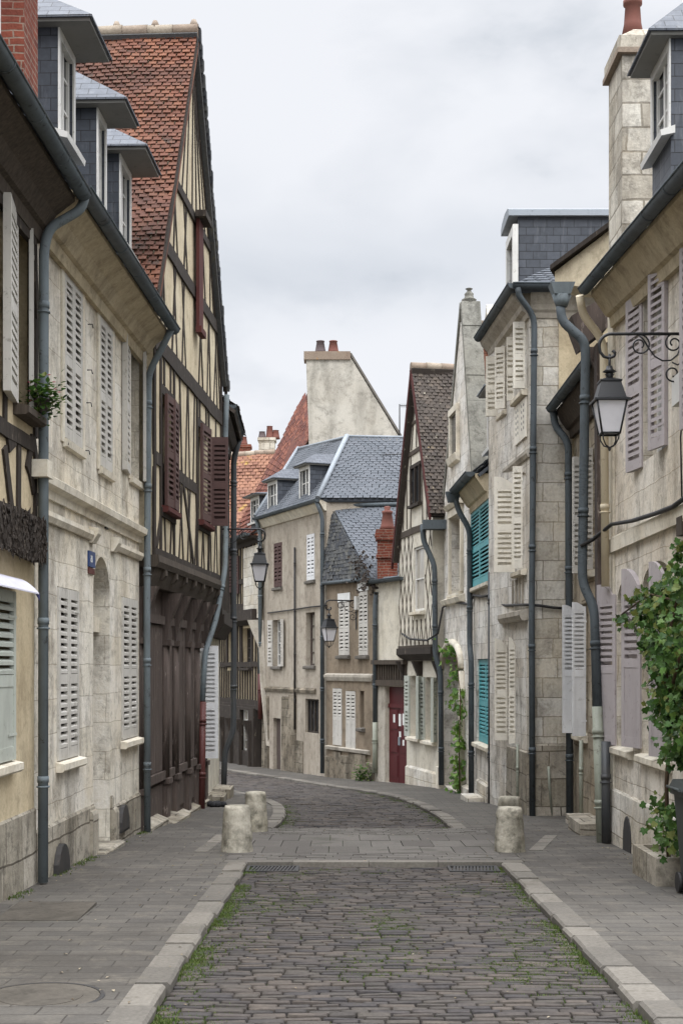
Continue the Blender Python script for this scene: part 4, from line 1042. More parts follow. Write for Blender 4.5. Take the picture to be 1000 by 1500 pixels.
# jetty: bressummer, corbels, carved ground floor
m = M()
m.prof(f3, -.05, L, [(-.5, zj - .02), (.06, zj - .02), (.09, zj + .05), (.08, zj + .14), (-.02, zj + .14)])
m.prof(f3, 0, L, [(-.45, zj - .26), (-.06, zj - .26), (.0, zj - .12), (.03, zj - .024), (-.45, zj - .024)])
for k in range(15):
    u_ = .2 + k * (L - .4) / 14; m.prof(f3, u_ - .07, u_ + .07, [(-.5, zj - .16), (.02, zj - .16), (.07, zj - .1), (.07, zj - .025), (-.5, zj - .025)]) if k % 2 else None
m.build('jetty_beam', MT['timber_weathered'], h3)
m = M(); gz = f3g.g(2)
zt = zj - .26
cols = [.1, f3g.u(238), f3g.u(252), f3g.u(270), f3g.u(284), uw - .08]
for k, u_ in enumerate(cols):
    w_ = .13; zb_ = gz + .55
    m.fbox(f3g, u_ - w_, u_ + w_, .003, .10, gz - .3, zb_); m.fbox(f3g, u_ - w_ * 1.2, u_ + w_ * 1.2, .003, .13, zb_ + .001, zb_ + .08)
    pts = [V((a[0], a[1], 0)) for a in [(0, 0)]]
    for dx in (-.07, 0, .07): q = f3g.p(u_ + dx, .05, 0); m.tube([(q.x, q.y, zb_ + .05), (q.x, q.y, zt - .75)], .045, 8)
    m.fbox(f3g, u_ - w_, u_ + w_, .003, .15, zt - .78, zt - .7); m.prof(f3g, u_ - .08, u_ + .08, [(.003, zt - .7), (.08, zt - .7), (.14, zt - .4), (.3, zt - .02), (.003, zt - .02)])
for a, c in zip(cols, cols[1:]):
    a += .15; c -= .15
    if c - a < .1: continue
    n = max(1, int((c - a) / .17)); 
    for k in range(n):
        x0, x1 = a + (c - a) * k / n + .006, a + (c - a) * (k + 1) / n - .006; m.fbox(f3g, x0, x1, .003, .03 + R.uniform(0, .012), gz + .75, zt - .5)
    m.fbox(f3g, a, c, .003, .07, zt - .48, zt - .36); m.fbox(f3g, a, c, .003, .08, gz + .62, gz + .74); m.fbox(f3g, a + .05, c - .05, .003, .035, gz + .1, gz + .56)
m.build('carved_panelling', MT['timber_brown'], h3)
m = M(); q = f3g
m.prof(f3g, .05, 1.4, [(.003, -1.3), (.22, -1.3), (.2, gz + .10), (.003, gz + .18)]); m.prof(f3g, 1.42, 2.9, [(.003, -1.3), (.3, -1.3), (.28, gz + .02), (.003, gz + .08)]); m.prof(f3g, 2.93, uw, [(.003, -1.3), (.18, -1.3), (.14, gz - .05), (.003, gz + .0)])
m.prof(f3g, uw, Lg, [(.003, -1.4), (.12, -1.4), (.1, gz - .0), (.003, gz + .02)])
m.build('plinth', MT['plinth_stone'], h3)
Wg = f3g.win(300, 308, 950, 1100); 
ug_ = f3g.u(291); W = window(h3, f3g, (ug_ - .62, ug_ - .02, f3g.z(304, 1103), f3g.z(304, 950)), depth=-.035, sill=False); W['label'] = 'ground floor window beside an open grey shutter'
shutter(W, f3g, ug_, -1, .30, f3g.z(302, 1106), f3g.z(302, 947), 86, MT['shutter_white'], o=.03, pitch=.07)
pipe(h3, [f3.p(L + .02, .1, ze - .25), f3.p(L, .08, ze - .9), f3.p(L - .1, .1, f3.z(308, 770, .1)), f3.p(L - .35, .12, zj + .35), f3.p(L - .75, .02, zj - .55), f3g.p(Lg - 1.0, .13, zj - 1.1), f3g.p(Lg - 1.25, .12, 1.05)], .047, MT['zinc_pipe'])
pipe(h3, [f3g.p(Lg - 1.25, .12, 1.04), f3g.p(Lg - 1.5, .14, G(23.8))], .062, MT['pipe_red'])

# ---------------------------------------------------------------- narrow house at the inside of the bend
f4 = Fr((-2.18, 25.3), (-2.28, 28.6)); h4 = house(f4, 'timber_framed_house', 'narrow striped timber house with dark tiled eaves at the turn of the street'); L = f4.L
zj4 = f4.z(315, 905); ze4 = f4.z(328, 640)
wall(h4, f4, 0, L, zj4, ze4, [], MT['plaster_cream'], D=6, ridge=8.4)
f4g = Fr((-2.4, 25.3), (-2.45, 28.6)); wall(h4, f4g, 0, f4g.L, -1.6, zj4, [], MT['plaster_white'], D=5.5)
m = M()
for k in range(15):
    u_ = .08 + k * (L - .16) / 14; m.beam(f4, (u_, zj4 + .1), (u_ + R.uniform(-.04, .04), ze4 - .1), .11, -.01, .035)
for z in (zj4 + .1, f4.z(318, 770), ze4 - .12): m.beam(f4, (0, z), (L, z), .2, -.01, .06)
m.build('timber_frame', MT['timber_dark'], h4)
m = M(); m.prof(f4, -.02, L, [(-.3, zj4 - .3), (-.05, zj4 - .3), (.1, zj4 - .06), (.1, zj4 + .1), (-.02, zj4 + .1)]); m.build('jetty_beam', MT['timber_dark'], h4)
eave(h4, f4, .02, L, ze4 + .25, .22, mat=MT['timber_dark'], gr=.07)
slope(h4, f4, .02, L, .35, ze4 + .2, 6, 8.6, MT['tile_brown'], ex=.2)
pipe(h4, [f4.p(L - .15, .24, ze4 + .2), f4.p(L - .1, .12, ze4 - .2), f4.p(L - .1, .12, .35), f4.p(L - .1, -.06, -.1), f4.p(L - .1, -.08, G(28.5))], .06, MT['pipe_black'])
m = M(); m.prof(f4g, .1, 1.1, [(.003, -1.6), (.3, -1.6), (.3, G(26) + .12), (.003, G(26) + .14)]); m.prof(f4g, 1.4, 2.4, [(.003, -1.6), (.35, -1.6), (.34, G(27) + .18), (.003, G(27) + .2)]); m.build('doorstep', MT['plinth_stone'], h4)
m = M(); q = f3g.p(Lg - .9, .32, 0)
for k in range(6): m.lathe((q.x + R.gauss(0, .06), q.y + R.gauss(0, .08), G(q.y) + .003), [(.05, 0), (.075, .03), (.06, .07), (.02, .09)], 9)
tag(m.build('dropped_cloth', MT['dark_cloth']), 'crumpled black cloth lying on the pavement by the white wall', 'cloth')
# ================================================================ the other side, nearest first
# ---------------------------------------------------------------- stone house with lilac shutters
fa = Fr((3.24, 11.5), (3.28, 17.4)); ha = house(fa, 'limestone_house', 'cream stone house with lilac-grey shutters, arched lower windows and a vine'); L = fa.L
zA_ = 6.05
u1 = fa.win(942, 978, 402, 664); b1 = fa.win(940, 982, 822, 1110); b2 = fa.win(903, 926, 850, 1096)
u2 = (.5, 1.3, u1[2], u1[3])
wall(ha, fa, 0, L, -1.2, 5.98, [u1, u2, b1 + (.25,), b2 + (.25,)], MT['limestone_warm'], D=6.5, ridge=9.4)
W = window(ha, fa, u1, sill=False); shutter(W, fa, u1[1] + .02, 1, .5, u1[2] - .05, u1[3], 171, MT['shutter_lilac'], o=.02); shutter(W, fa, u1[0] + .01, 1, .42, u1[2], u1[3] - .01, 11, MT['shutter_lilac'], o=0)
W = window(ha, fa, u2, sill=False); shutter(W, fa, u2[1] + .02, 1, .52, u2[2], u2[3], 174, MT['shutter_lilac']); shutter(W, fa, u2[0] - .02, -1, .52, u2[2], u2[3], 174, MT['shutter_lilac'])
W = window(ha, fa, b1, so=.08); shutter(W, fa, b1[1] + .02, 1, .5, b1[2] + .05, b1[3], 167, MT['shutter_lilac'], o=.02, solid=1, arch=.2); shutter(W, fa, b1[0] + .01, 1, .5, b1[2] + .03, b1[3] - .02, 9, MT['shutter_lilac'], o=0, solid=1, arch=.2)
W = window(ha, fa, b2, so=.08); shutter(W, fa, b2[1] + .02, 1, .48, b2[2], b2[3], 163, MT['shutter_lilac'], o=.02, solid=1, arch=.14); 
m = M(); zc = fa.z(948, 775)
m.prof(fa, 0, L, [(.003, zc - .1), (.05, zc - .1), (.055, zc + .06), (.03, zc + .09), (.003, zc + .1)])
m.fbox(fa, L - .34, L - .001, .002, .03, -.2, zA_ - .1)
m.build('string_course', MT['limestone_trim'], ha)
m = M(); n = 9; zp = fa.z(950, 1178)
for k in range(n):
    a, b_ = L * k / n + .003, L * (k + 1) / n - .004; m.prof(fa, a, b_, [(-.02, -1.2), (.045, -1.2), (.04, zp - .02), (.02, zp), (-.02, zp)])
m.build('plinth', MT['limestone_grey'], ha)
r = fa.win(912, 923, 1207, 1252, .05); m = M(); c = (r[0] + r[1]) / 2; w_ = (r[1] - r[0]) / 2
m.fpoly(fa, [(r[0], r[2]), (r[1], r[2])] + [(c + w_ * math.cos(t), r[3] - w_ + w_ * 1.4 * math.sin(t)) for t in [math.pi * k / 8 for k in range(9)]], .02, .055); m.build('cellar_vent', MT['cast_iron'], ha)
eave(ha, fa, 0, L - .35, 5.72, .34, dz=.4)
slope(ha, fa, 0, L - .35, .32, 5.72, 6.5, 9.4, MT['slate_roof'], dz=.4)
of = -.08; pa, pb = 952, 979; a, b_ = sorted((fa.u(pa, of), fa.u(pb, of)))
dormer(ha, fa, a, b_, of, fa.z(966, 205, of), fa.z(966, 82, of), ov=.2, side=.09, rise=.6, apron=.5)
m = M(); m.box(3.5, 4.35, 17.75, 18.65, 5.8, 9.35); m.box(3.45, 4.4, 17.70, 18.7, 9.35, 9.5); m.prism([(3.47, 17.72, 9.502), (4.38, 17.72, 9.502), (4.38, 18.68, 9.502), (3.47, 18.68, 9.502)], [(3.68, 17.95, 9.68), (4.2, 17.95, 9.68), (4.2, 18.5, 9.68), (3.68, 18.5, 9.68)])
ck = m.build('chimney', MT['chimney_stone'], ha)
m = M(); m.box(3.43, 4.42, 17.68, 18.72, 9.28, 9.345); m.build('cap_band', MT['ridge_tile'], ck)
for x in (3.72,): m = M(); m.lathe((x, 18.2, 9.66), [(.15, 0), (.11, .2), (.095, .42), (.12, .44), (.12, .5), (.1, .5)]); m.build('chimney_pot', MT['terracotta'], ck)
pipe(ha, [fa.p(L - .5, .45, zA_), fa.p(L - .4, .4, zA_ - .2), fa.p(L - .3, .13, zA_ - .5), fa.p(L - .3, .11, fa.z(890, 862))], .05, MT['pipe_cream'])
pipe(ha, [fa.p(L - .32, .11, fa.z(893, 1084)), fa.p(L - .35, .11, G(17) + .01)], .055, MT['pipe_black'])
r = fa.win(992, 1003, 550, 592, .03); m = M(); m.fbox(fa, r[0], r[1], .003, .09, r[2], r[3]); m.build('junction_box', MT['plastic_white'], ha)
m = M(); u_, z_ = fa.hit(1003, 772); m.fbox(fa, u_ - .1, u_ + .12, .003, .06, z_ - .08, z_ + .1); m.build('wall_vent', MT['timber_weathered'], ha)
# weathered corner post and rafter feet between the two roofs
m = M(); x = fa.p(L, 0, 0)
m.hexa([(3.14, 17.42, .95), (3.27, 17.42, .95), (3.27, 17.6, .95), (3.14, 17.6, .95), (3.12, 17.42, 5.6), (3.27, 17.42, 5.6), (3.27, 17.6, 5.6), (3.12, 17.6, 5.6)])
m.build('corner_post', MT['timber_brown'], ha)
m = M(); P_ = [(2.84, 17.6, 5.98), (3.3, 17.6, 6.25), (3.3, 17.6, 5.85), (2.98, 17.6, 5.6)]
m.prism(P_, [(a, y + .5, z) for a, y, z in P_]); m.prism([(3.02, 17.62, 5.6), (3.28, 17.62, 5.6), (3.28, 17.62, 5.1)], [(3.02, 17.75, 5.6), (3.28, 17.75, 5.6), (3.28, 17.75, 5.1)])
m.build('rafter_end', MT['timber_brown'], ha)

# ---------------------------------------------------------------- low recessed house
fb = Fr((3.52, 17.66), (3.56, 21.85)); hb = house(fb, 'recessed_house', 'low recessed house with two narrow white shutters standing open'); L = fb.L
zb_ = 5.55
v1 = (2.9, 3.75, fb.z(850, 1075), fb.z(850, 885)); v2 = (2.3, 3.1, 3.0, 4.7)
wall(hb, fb, 0, L, -1.3, zb_, [v1, v2], MT['rubble_plaster'], D=5, ridge=7.4)
W = window(hb, fb, v1); shutter(W, fb, v1[1] + .02, -1, .19, v1[2], v1[3], 84, MT['shutter_white'], solid=1, arch=.06, pitch=.06); shutter(W, fb, v1[0] - .02, 1, .19, v1[2], v1[3], 92, MT['shutter_white'], solid=1, arch=.06, pitch=.06)
W = window(hb, fb, v2); shutter(W, fb, v2[0], 1, .12, v2[2], v2[3], 95, MT['shutter_grey']); shutter(W, fb, v2[1], -1, .14, v2[2], v2[3], 85, MT['shutter_grey'])
eave(hb, fb, .05, L - .03, zb_, .32, mat=MT['timber_weathered']); slope(hb, fb, 0, L, .3, zb_, 5, 7.6, MT['slate_old'])
pipe(hb, [fb.p(L - .1, .33, zb_ + .02), fb.p(L - .12, .3, zb_ - .25), fb.p(L - .28, .12, zb_ - .5), fb.p(L - .28, .1, G(21.5))], .055, MT['zinc_dark'])
q = lambda px, py, Y: at(px, py, Y)
pipe(hb, [q(820, 445, 17.55), q(822, 470, 17.55), q(856, 500, 17.5), q(857, 525, 17.5), q(852, 855, 17.5), q(870, 890, 17.4), q(874, 1040, 17.3)], .058, MT['zinc_dark'])
pipe(hb, [q(874, 1035, 17.3), q(881, 1243, 17.2)], .064, MT['pipe_green'])
m = M(); c = q(822, 440, 17.55); m.hexa([(c.x - .1, c.y - .1, c.z + .06), (c.x + .1, c.y - .1, c.z + .06), (c.x + .1, c.y + .1, c.z + .06), (c.x - .1, c.y + .1, c.z + .06), (c.x - .15, c.y - .12, c.z + .2), (c.x + .15, c.y - .12, c.z + .2), (c.x + .15, c.y + .12, c.z + .2), (c.x - .15, c.y + .12, c.z + .2)]); m.lathe((c.x, c.y, c.z - .08), [(.07, 0), (.12, .14)], 12)
m.build('rain_hopper', MT['zinc_pipe'], hb)
for k, (px, py, w_, h_) in enumerate(((866, 1192, .42, .18), (885, 1210, .5, .22))):
    pass
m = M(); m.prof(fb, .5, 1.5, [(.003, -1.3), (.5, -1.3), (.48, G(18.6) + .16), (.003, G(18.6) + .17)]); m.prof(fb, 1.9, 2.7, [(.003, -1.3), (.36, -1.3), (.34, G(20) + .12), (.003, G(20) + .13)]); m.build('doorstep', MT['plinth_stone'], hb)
pipe(hb, [fb.p(2.7, .12, v1[2] - .05), fb.p(2.7, .12, G(20.6))], .03, MT['pipe_green'], name='conduit')

# ---------------------------------------------------------------- pale stone corner house
fc = Fr((2.89, 21.9), (2.72, 25.2)); fs = Fr((2.89, 21.9), (5.2, 21.95)); hc = house(fc, 'limestone_house', 'tall pale stone corner house with cream shutters and a slate dormer')
L = fc.L; zc_ = 7.4
k1 = fc.win(755, 772, 468, 690); k1 = (fc.u(771), fc.u(756), 5.95, 6.98); k2 = (fc.u(744), fc.u(735), 5.95, 6.98)
m1 = (fc.u(770), fc.u(757), fc.z(757, 838), fc.z(757, 698)); lo = (fc.u(759), fc.u(746), fc.z(748, 1085), fc.z(748, 935)); nic = (.06, .3, fc.z(768, 1190), fc.z(768, 945))
wall(hc, fc, 0, L, -1.6, zc_, [k1, k2, m1 + (.1,), lo + (.12,), nic + (.15, .12)], MT['limestone_pale'], D=6, core=False, T=.35)
wall(hc, fs, 0, fs.L, -1.6, zc_, [], MT['limestone_grey'], core=False, T=.3)
m = M(); pl = [(2.92, 22.25), (2.6, 25.18), (8, 25.4), (8, 22.28)]; m.prism([(x, y, -1.6) for x, y in pl], [(x, y, zc_ - .01) for x, y in pl]); m.build('wall', MT['limestone_pale'], hc)
m = M(); m.fbox(fs, .66, fs.L, .003, .02, 3.4, zc_ - .4); m.fbox(fs, .45, .66, .003, .019, 5.9, zc_ - .4); m.build('render_patch', MT['plaster_ochre'], hc)
Wm = MT['shutter_cream']
for r, solid in ((k1, 0), (k2, 0)):
    W = window(hc, fc, r); w_ = (r[1] - r[0]) / 2
    zm_ = r[2] + .0
    shutter(W, fc, r[1] + .02, -1, .12 if r is k1 else .24, r[2], r[3], 100, Wm, o=.04); shutter(W, fc, r[0] - .02, 1, .18, r[2], r[3], 88 if r is k1 else 60, Wm, o=.04)
W = window(hc, fc, m1); w_ = .33
shutter(W, fc, m1[1], -1, w_, m1[2], m1[3], 97, Wm, o=.04, arch=.1); shutter(W, fc, m1[0], 1, .15, m1[2], m1[3] + .05, 80, Wm, o=.06)
W = window(hc, fc, lo, sill=False); shutter(W, fc, lo[1], -1, .21, lo[2], lo[3], 97, Wm, o=.04, arch=.1); shutter(W, fc, lo[0], 1, .1, lo[2], lo[3], 75, Wm, o=.05, arch=.1)
m = M(); m.fbox(fc, nic[0] + .02, nic[1] - .02, -.2, -.14, nic[2] - .3, nic[3]); m.build('door', MT['door_grey'], hc)
for r in (k1, k2):     # balustrade panels below the top windows; dark discs stand for their shaded holes
    for a, c in ((r[0] - .04, (r[0] + r[1]) / 2 - .02), ((r[0] + r[1]) / 2 + .02, r[1] + .04)):
        m = M(); m.fbox(fc, a, c, .005, .03, r[2] - .74, r[2] - .12); m.cur = 1
        for i in range(2):
            for j in range(5):
                q_ = fc.p(a + (c - a) * (i + .9) / 2.8, .028, r[2] - .58 + .09 * j); n_ = V((fc.n.x, fc.n.y, 0)); m.tube([q_, q_ + n_ * .005], .026, 8)
        m.build('pierced_panel', [Wm, MT['cast_iron']], hc)
m = M()
m.prof(fc, -.05, L, [(.003, 4.86), (.03, 4.86), (.06, 4.92), (.06, 4.97), (.003, 5.0)]); m.build('string_course', MT['trim_grey'], hc); m = M(); m.prof(fc, .1, 2.2, [(.003, lo[3] + .25), (.1, lo[3] + .25), (.14, lo[3] + .33), (.14, lo[3] + .4), (.003, lo[3] + .44)])
for u_ in (.5, .8, 1.1, 1.4): m.fbox(fc, u_ - .03, u_ + .03, .003, .03, lo[3] + .5, m1[2] - .12)
m.build('hood_mould', MT['trim_grey'], hc)
m = M(); cp = [(.003, zc_ - .4), (.04, zc_ - .4), (.06, zc_ - .32), (.12, zc_ - .28), (.14, zc_ - .2), (.24, zc_ - .1), (.27, zc_ - .04), (.27, zc_ + .02), (.003, zc_ + .02)]
m.prof(fc, -.0, L, cp); m.prof(fs, .0, 1.2, [(o * .5, z) for o, z in cp]); m.build('cornice', MT['trim_grey'], hc)
gutter(hc, fc.p(-.28, .3, zc_ + .06), fc.p(L, .3, zc_ + .06), .08, MT['zinc_dark']); gutter(hc, fs.p(-.3, .25, zc_ + .06), fs.p(1.3, .25, zc_ + .06), .08, MT['zinc_dark'])
rf = M(); e0 = fc.p(.6, .3, zc_ + .07); e1 = fc.p(L, .3, zc_ + .07); t0 = V((6.4, 24.0, 8.75)); t1 = V((6.4, 25.3, 8.75)); tiles(rf, e0, e1, t0, t1, .13, .22, .015)
e2 = fs.p(1.4, .2, zc_ + .07); tiles(rf, fs.p(-.3, .2, zc_ + .07), e2, V((3.4, 22.6, zc_ + .62)), V((4.9, 22.6, zc_ + .62)), .12, .2, .015)
rf.build('roof', MT['slate_roof'], hc)
rf = M(); tiles(rf, fs.p(.75, .22, zc_ + .1), fs.p(2.1, .22, zc_ + .1), V((3.7, 22.5, zc_ + .7)), V((5, 22.5, zc_ + .7)), .09, .15, .02, jit=.7); rf.build('roof', MT['tile_red'], hc)['label'] = 'red tile strip along the slate roof edge'
# long slate dormer, its cheek towards the viewer
m = M(); x0 = 2.84; m.prism([(x0, 22.9, zc_ + .1), (4.6, 22.9, zc_ + .1), (4.6, 23.9, zc_ + .1), (x0, 23.85, zc_ + .1)], [(x0, 22.9, 8.9), (4.6, 22.9, 8.9), (4.6, 23.9, 8.9), (x0, 23.85, 8.9)]); dm = m.build('dormer', MT['slate_hung'], hc)
m = M(); m.box(x0 - .09, x0 - .004, 22.86, 22.98, zc_ + .1, 8.75); m.box(x0 - .09, x0 - .004, 23.75, 23.87, zc_ + .1, 8.75); m.box(x0 - .09, x0 - .004, 22.98, 23.75, 8.6, 8.75); m.build('window_frame', MT['white_paint'], dm)
m = M(); m.box(x0 - .03, x0 - .004, 22.98, 23.75, zc_ + .1, 8.6); m.build('pane', MT['glass'], dm)
m = M(); pr = [(22.83, 8.88), (22.84, 8.98), (23.0, 9.04), (23.4, 9.08), (23.8, 9.04), (23.95, 8.98), (23.96, 8.88)]; m.prism([(x0 - .16, y, z) for y, z in pr], [(4.7, y, z) for y, z in pr]); m.build('roof', MT['zinc_light'], dm)
pipe(hc, [fs.p(-.22, .27, zc_ + .0), fs.p(-.2, .25, zc_ - .12), fs.p(.06, .1, zc_ - .4), fs.p(.02, .09, 2.5), fs.p(.03, .09, G(21.9))], .048, MT['zinc_dark'])
pipe(hc, [fc.p(L - .06, .08, 3.3), fc.p(L - .06, .08, G(25.1))], .06, MT['pipe_black'])
pipe(hc, [fc.p(.72, .06, lo[2]), fc.p(.72, .06, G(22.5))], .02, MT['pipe_green'], name='conduit')
m = M(); pts = [fs.p(.34, .03, G(21.9)), fs.p(.3, .06, -.2), fs.p(.28, .08, .1)]; m.tube(pts, .02, 8); m.build('standpipe', MT['pipe_green'], hc)
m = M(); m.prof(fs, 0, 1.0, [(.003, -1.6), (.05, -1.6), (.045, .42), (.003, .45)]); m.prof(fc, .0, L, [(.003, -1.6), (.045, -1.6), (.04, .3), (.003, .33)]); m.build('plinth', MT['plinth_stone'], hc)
# raking party wall behind with a dark verge
m = M(); q3 = [at(812, 398, 20.6), at(812, 415, 20.6), at(938, 430, 19.4), at(938, 302, 19.4)]; m.prism(q3, [p + V((.2, .6, 0)) for p in q3]); pw = m.build('gable_wall', MT['plaster_cream'], hb)
m = M(); a, b_ = at(806, 397, 20.6), at(938, 300, 19.35); q4 = [a, b_, b_ + V((0, 0, .07)), a + V((0, 0, .07))]; m.prism([p + V((-.02, -.06, 0)) for p in q4], [p + V((.2, .62, 0)) for p in q4]); m.build('verge', MT['timber_dark'], pw)
m = M(); c = at(921, 312, 18.9); m.lathe((c.x, c.y, c.z - .1), [(.08, 0), (.08, .22), (.02, .3)], 12); m.build('flue', MT['zinc_light'], pw)

# ---------------------------------------------------------------- small house with teal shutters
fd = Fr((2.66, 25.3), (2.58, 28.0)); hd_ = house(fd, 'limestone_house', 'small low house with bright teal shutters under a black slate eave'); L = fd.L; zd = 5.05
t1 = fd.win(692, 719, 738, 856); t2 = fd.win(698, 718, 965, 1090)
wall(hd_, fd, 0, L, -1.7, zd, [t1 + (.08,), t2], MT['limestone_pale'], D=6, ridge=7.6)
W = window(hd_, fd, t1); closed_pair(W, fd, t1, MT['shutter_teal'], o=.0, pitch=.07)
W = window(hd_, fd, t2, fm=MT['white_paint']); closed_pair(W, fd, t2, MT['shutter_teal'], o=-.08, pitch=.07)
eave(hd_, fd, 0, L, zd, .34, mat=MT['plaster_cream'], gr=.09); slope(hd_, fd, -.05, L, .3, zd, 6, 7.8, MT['slate_roof'])
dormer(hd_, fd, .9, 1.7, -.15, 5.75, 6.75, back=1.3, rise=.12, ov=.15, hood=MT['zinc_light'])
pipe(hd_, [fd.p(L - .05, .37, zd - .02), fd.p(L - .1, .3, zd - .35), fd.p(L - .25, .09, zd - .75), fd.p(L - .25, .09, 2.05), fd.p(L - .5, .09, 1.75), fd.p(L - .5, .09, G(27.5))], .055, MT['zinc_dark'])
m = M(); q_ = fd.p(L - .03, .37, zd - .05); m.hexa([(q_.x - .12, q_.y - .08, q_.z - .14), (q_.x + .08, q_.y - .08, q_.z - .14), (q_.x + .08, q_.y + .08, q_.z - .14), (q_.x - .12, q_.y + .08, q_.z - .14), (q_.x - .17, q_.y - .12, q_.z + .06), (q_.x + .12, q_.y - .12, q_.z + .06), (q_.x + .12, q_.y + .12, q_.z + .06), (q_.x - .17, q_.y + .12, q_.z + .06)]); m.build('rain_hopper', MT['zinc_dark'], hd_)
m = M(); m.prof(fd, .05, 1.6, [(.003, -1.7), (.1, -1.7), (.08, G(26) + .3), (.003, G(26) + .36)]); m.prof(fd, .3, 1.3, [(.1, -1.7), (.42, -1.7), (.4, G(26) + .08), (.1, G(26) + .09)]); m.build('plinth', MT['limestone_grey'], hd_)

# ---------------------------------------------------------------- steep white stone gable
fe = Fr((2.58, 28.0), (2.27, 31.5)); he = house(fe, 'limestone_house', 'white stone house with a steep coped gable, carved finial and arched doorway'); L = fe.L
zE, aE = 5.35, fe.z(676, 445); ua = fe.u(676)
dE = fe.win(650, 677, 948, 1150); dE = (dE[0], dE[1], G(30), dE[3])
n1_, n2_ = fe.win(662, 672, 606, 668), fe.win(661, 677, 755, 868)
wall(he, fe, 0, L, -1.8, zE, [dE + (.45, .4), n2_ + (.0, .25)], MT['limestone_pale'], D=6, gable=[(L - ua if False else ua, aE)], T=.35)
W = window(he, fe, n2_, depth=.2, fm=MT['limestone_trim'])
m = M(); r = n1_; m.fbox(fe, r[0] + .03, r[1] - .03, .002, .012, r[2], r[3]); wn_ = m.build('window', MT['glass'], he)
m = M(); m.fbox(fe, r[0] - .08, r[0] + .03, .003, .07, r[2], r[3]); m.fbox(fe, r[1] - .03, r[1] + .08, .003, .07, r[2], r[3]); m.fbox(fe, r[0] - .08, r[1] + .08, .003, .08, r[3], r[3] + .14); m.prof(fe, r[0] - .14, r[1] + .14, [(.003, r[2] - .18), (.08, r[2] - .14), (.12, r[2]), (.003, r[2])]); m.build('frame', MT['limestone_trim'], wn_)
m = M(); r = n2_
m.fbox(fe, r[0] - .12, r[0], .003, .06, r[2], r[3]); m.fbox(fe, r[1], r[1] + .12, .003, .06, r[2], r[3]); m.fbox(fe, r[0] - .12, r[1] + .12, .003, .07, r[3] + .001, r[3] + .16); m.prof(fe, r[0] - .2, r[1] + .2, [(.003, r[3] + .17), (.1, r[3] + .17), (.16, r[3] + .25), (.003, r[3] + .3)])
zz = fe.z(668, 878); m.prof(fe, r[0] - .3, L - .3, [(.003, zz - .1), (.1, zz - .08), (.14, zz + .02), (.003, zz + .08)])
zz = fe.z(660, 1120)
for u_ in (dE[0] - .16, dE[1] + .16):
    q_ = fe.p(u_, .02, 0); m.tube([(q_.x, q_.y, G(30) - .3), (q_.x, q_.y, dE[3] - .5)], .09, 10); m.fbox(fe, u_ - .16, u_ + .16, .003, .14, G(30) - .3, G(30) + .4)
for k in range(11):
    pass
c = (dE[0] + dE[1]) / 2; w_ = (dE[1] - dE[0]) / 2 + .09; arc = [(c + w_ * math.cos(t), dE[3] - .45 + .55 * math.sin(t)) for t in [math.pi * k / 12 for k in range(13)]]
m.tube([fe.p(a, .03, z) for a, z in arc], .08, 8)
m.build('string_course', MT['limestone_trim'], he)
m = M(); m.fbox(fe, dE[0], dE[1], -.46, -.4, dE[2] - .1, dE[3]); m.build('door', MT['door_grey'], he)
m = M()     # coping along both rakes
for u_e in (-.02, L + .02):
    a, b_ = (u_e, zE - .05), (ua, aE)
    n = 7
    for k in range(n):
        p, q_ = V(a).lerp(V(b_), k / n), V(a).lerp(V(b_), (k + 1) / n - .001); d_ = (V(b_) - V(a)).normalized(); nn = V((-d_.y, d_.x)); nn = nn if nn.y > 0 else -nn
        j = R.uniform(0, .02); m.fpoly(fe, [tuple(p - nn * .02), tuple(q_ - nn * .02), tuple(q_ + nn * (.1 + j)), tuple(p + nn * (.1 + j))], -.36, .03)
m.build('coping', MT['old_finial'], he)
q_ = fe.p(ua, -.15, aE); m = M(); m.lathe(q_, [(.19, -.35), (.17, -.05), (.12, -.02), (.13, .05), (.16, .08), (.1, .12), (.09, .17), (.1, .2), (.05, .25), (.04, .28), (.08, .31), (.03, .33)], 10); m.build('finial', MT['old_finial'], he)
rf = M(); rz = aE - .45; tiles(rf, fe.p(-.1, -.37, zE - .1), fe.p(-.1, -7, zE - .1), fe.p(ua, -.37, rz), fe.p(ua, -7, rz), .11, .17, .02, jit=.6, sag=.06); tiles(rf, fe.p(L, -.37, zE - .1), fe.p(L, -7, zE - .1), fe.p(ua, -.37, rz), fe.p(ua, -7, rz), .2, .2, .02)
rr_ = rf.build('roof', MT['tile_red'], he); m = M(); ridge_row(m, fe.p(ua, -.37, rz), fe.p(ua, -7, rz), .11); m.build('ridge_tiles', MT['ridge_tile'], rr_)
m = M(); m.prof(fe, 0, dE[0] - .2, [(.003, -1.8), (.12, -1.8), (.1, G(29) + .16), (.003, G(29) + .2)]); m.build('plinth', MT['limestone_grey'], he)

# ---------------------------------------------------------------- lattice timber gable
ff = Fr((2.02, 31.55), (1.40, 34.9)); ffg = Fr((2.27, 31.55), (1.6, 34.5)); hf = house(ffg, 'timber_framed_house', 'jettied gable with a fine diamond timber lattice and a mossy brown roof'); L = ff.L
zJ = ff.z(612, 955); zE, aE = 5.1, ff.z(610, 545); ua = ff.u(610)
wf1, wf2 = ff.win(606, 621, 800, 895), ff.win(604, 616, 684, 735)
zF = 4.4
wall(hf, ff, 0, L, zJ, zF, [wf1], MT['plaster_white'], D=6, gable=[(0, zE), (ua, aE), (L, 4.5)], T=.3)
Lg = ffg.L
y1_, y2_ = ffg.win(601, 617, 990, 1080), ffg.win(623, 638, 992, 1085)
wall(hf, ffg, 0, Lg, -2, zJ, [y1_, y2_], MT['plaster_white'], D=5.5)
W = window(hf, ff, wf1, depth=.05, so=.12, pm=MT['glass_curtain'], bars=(0, 1))
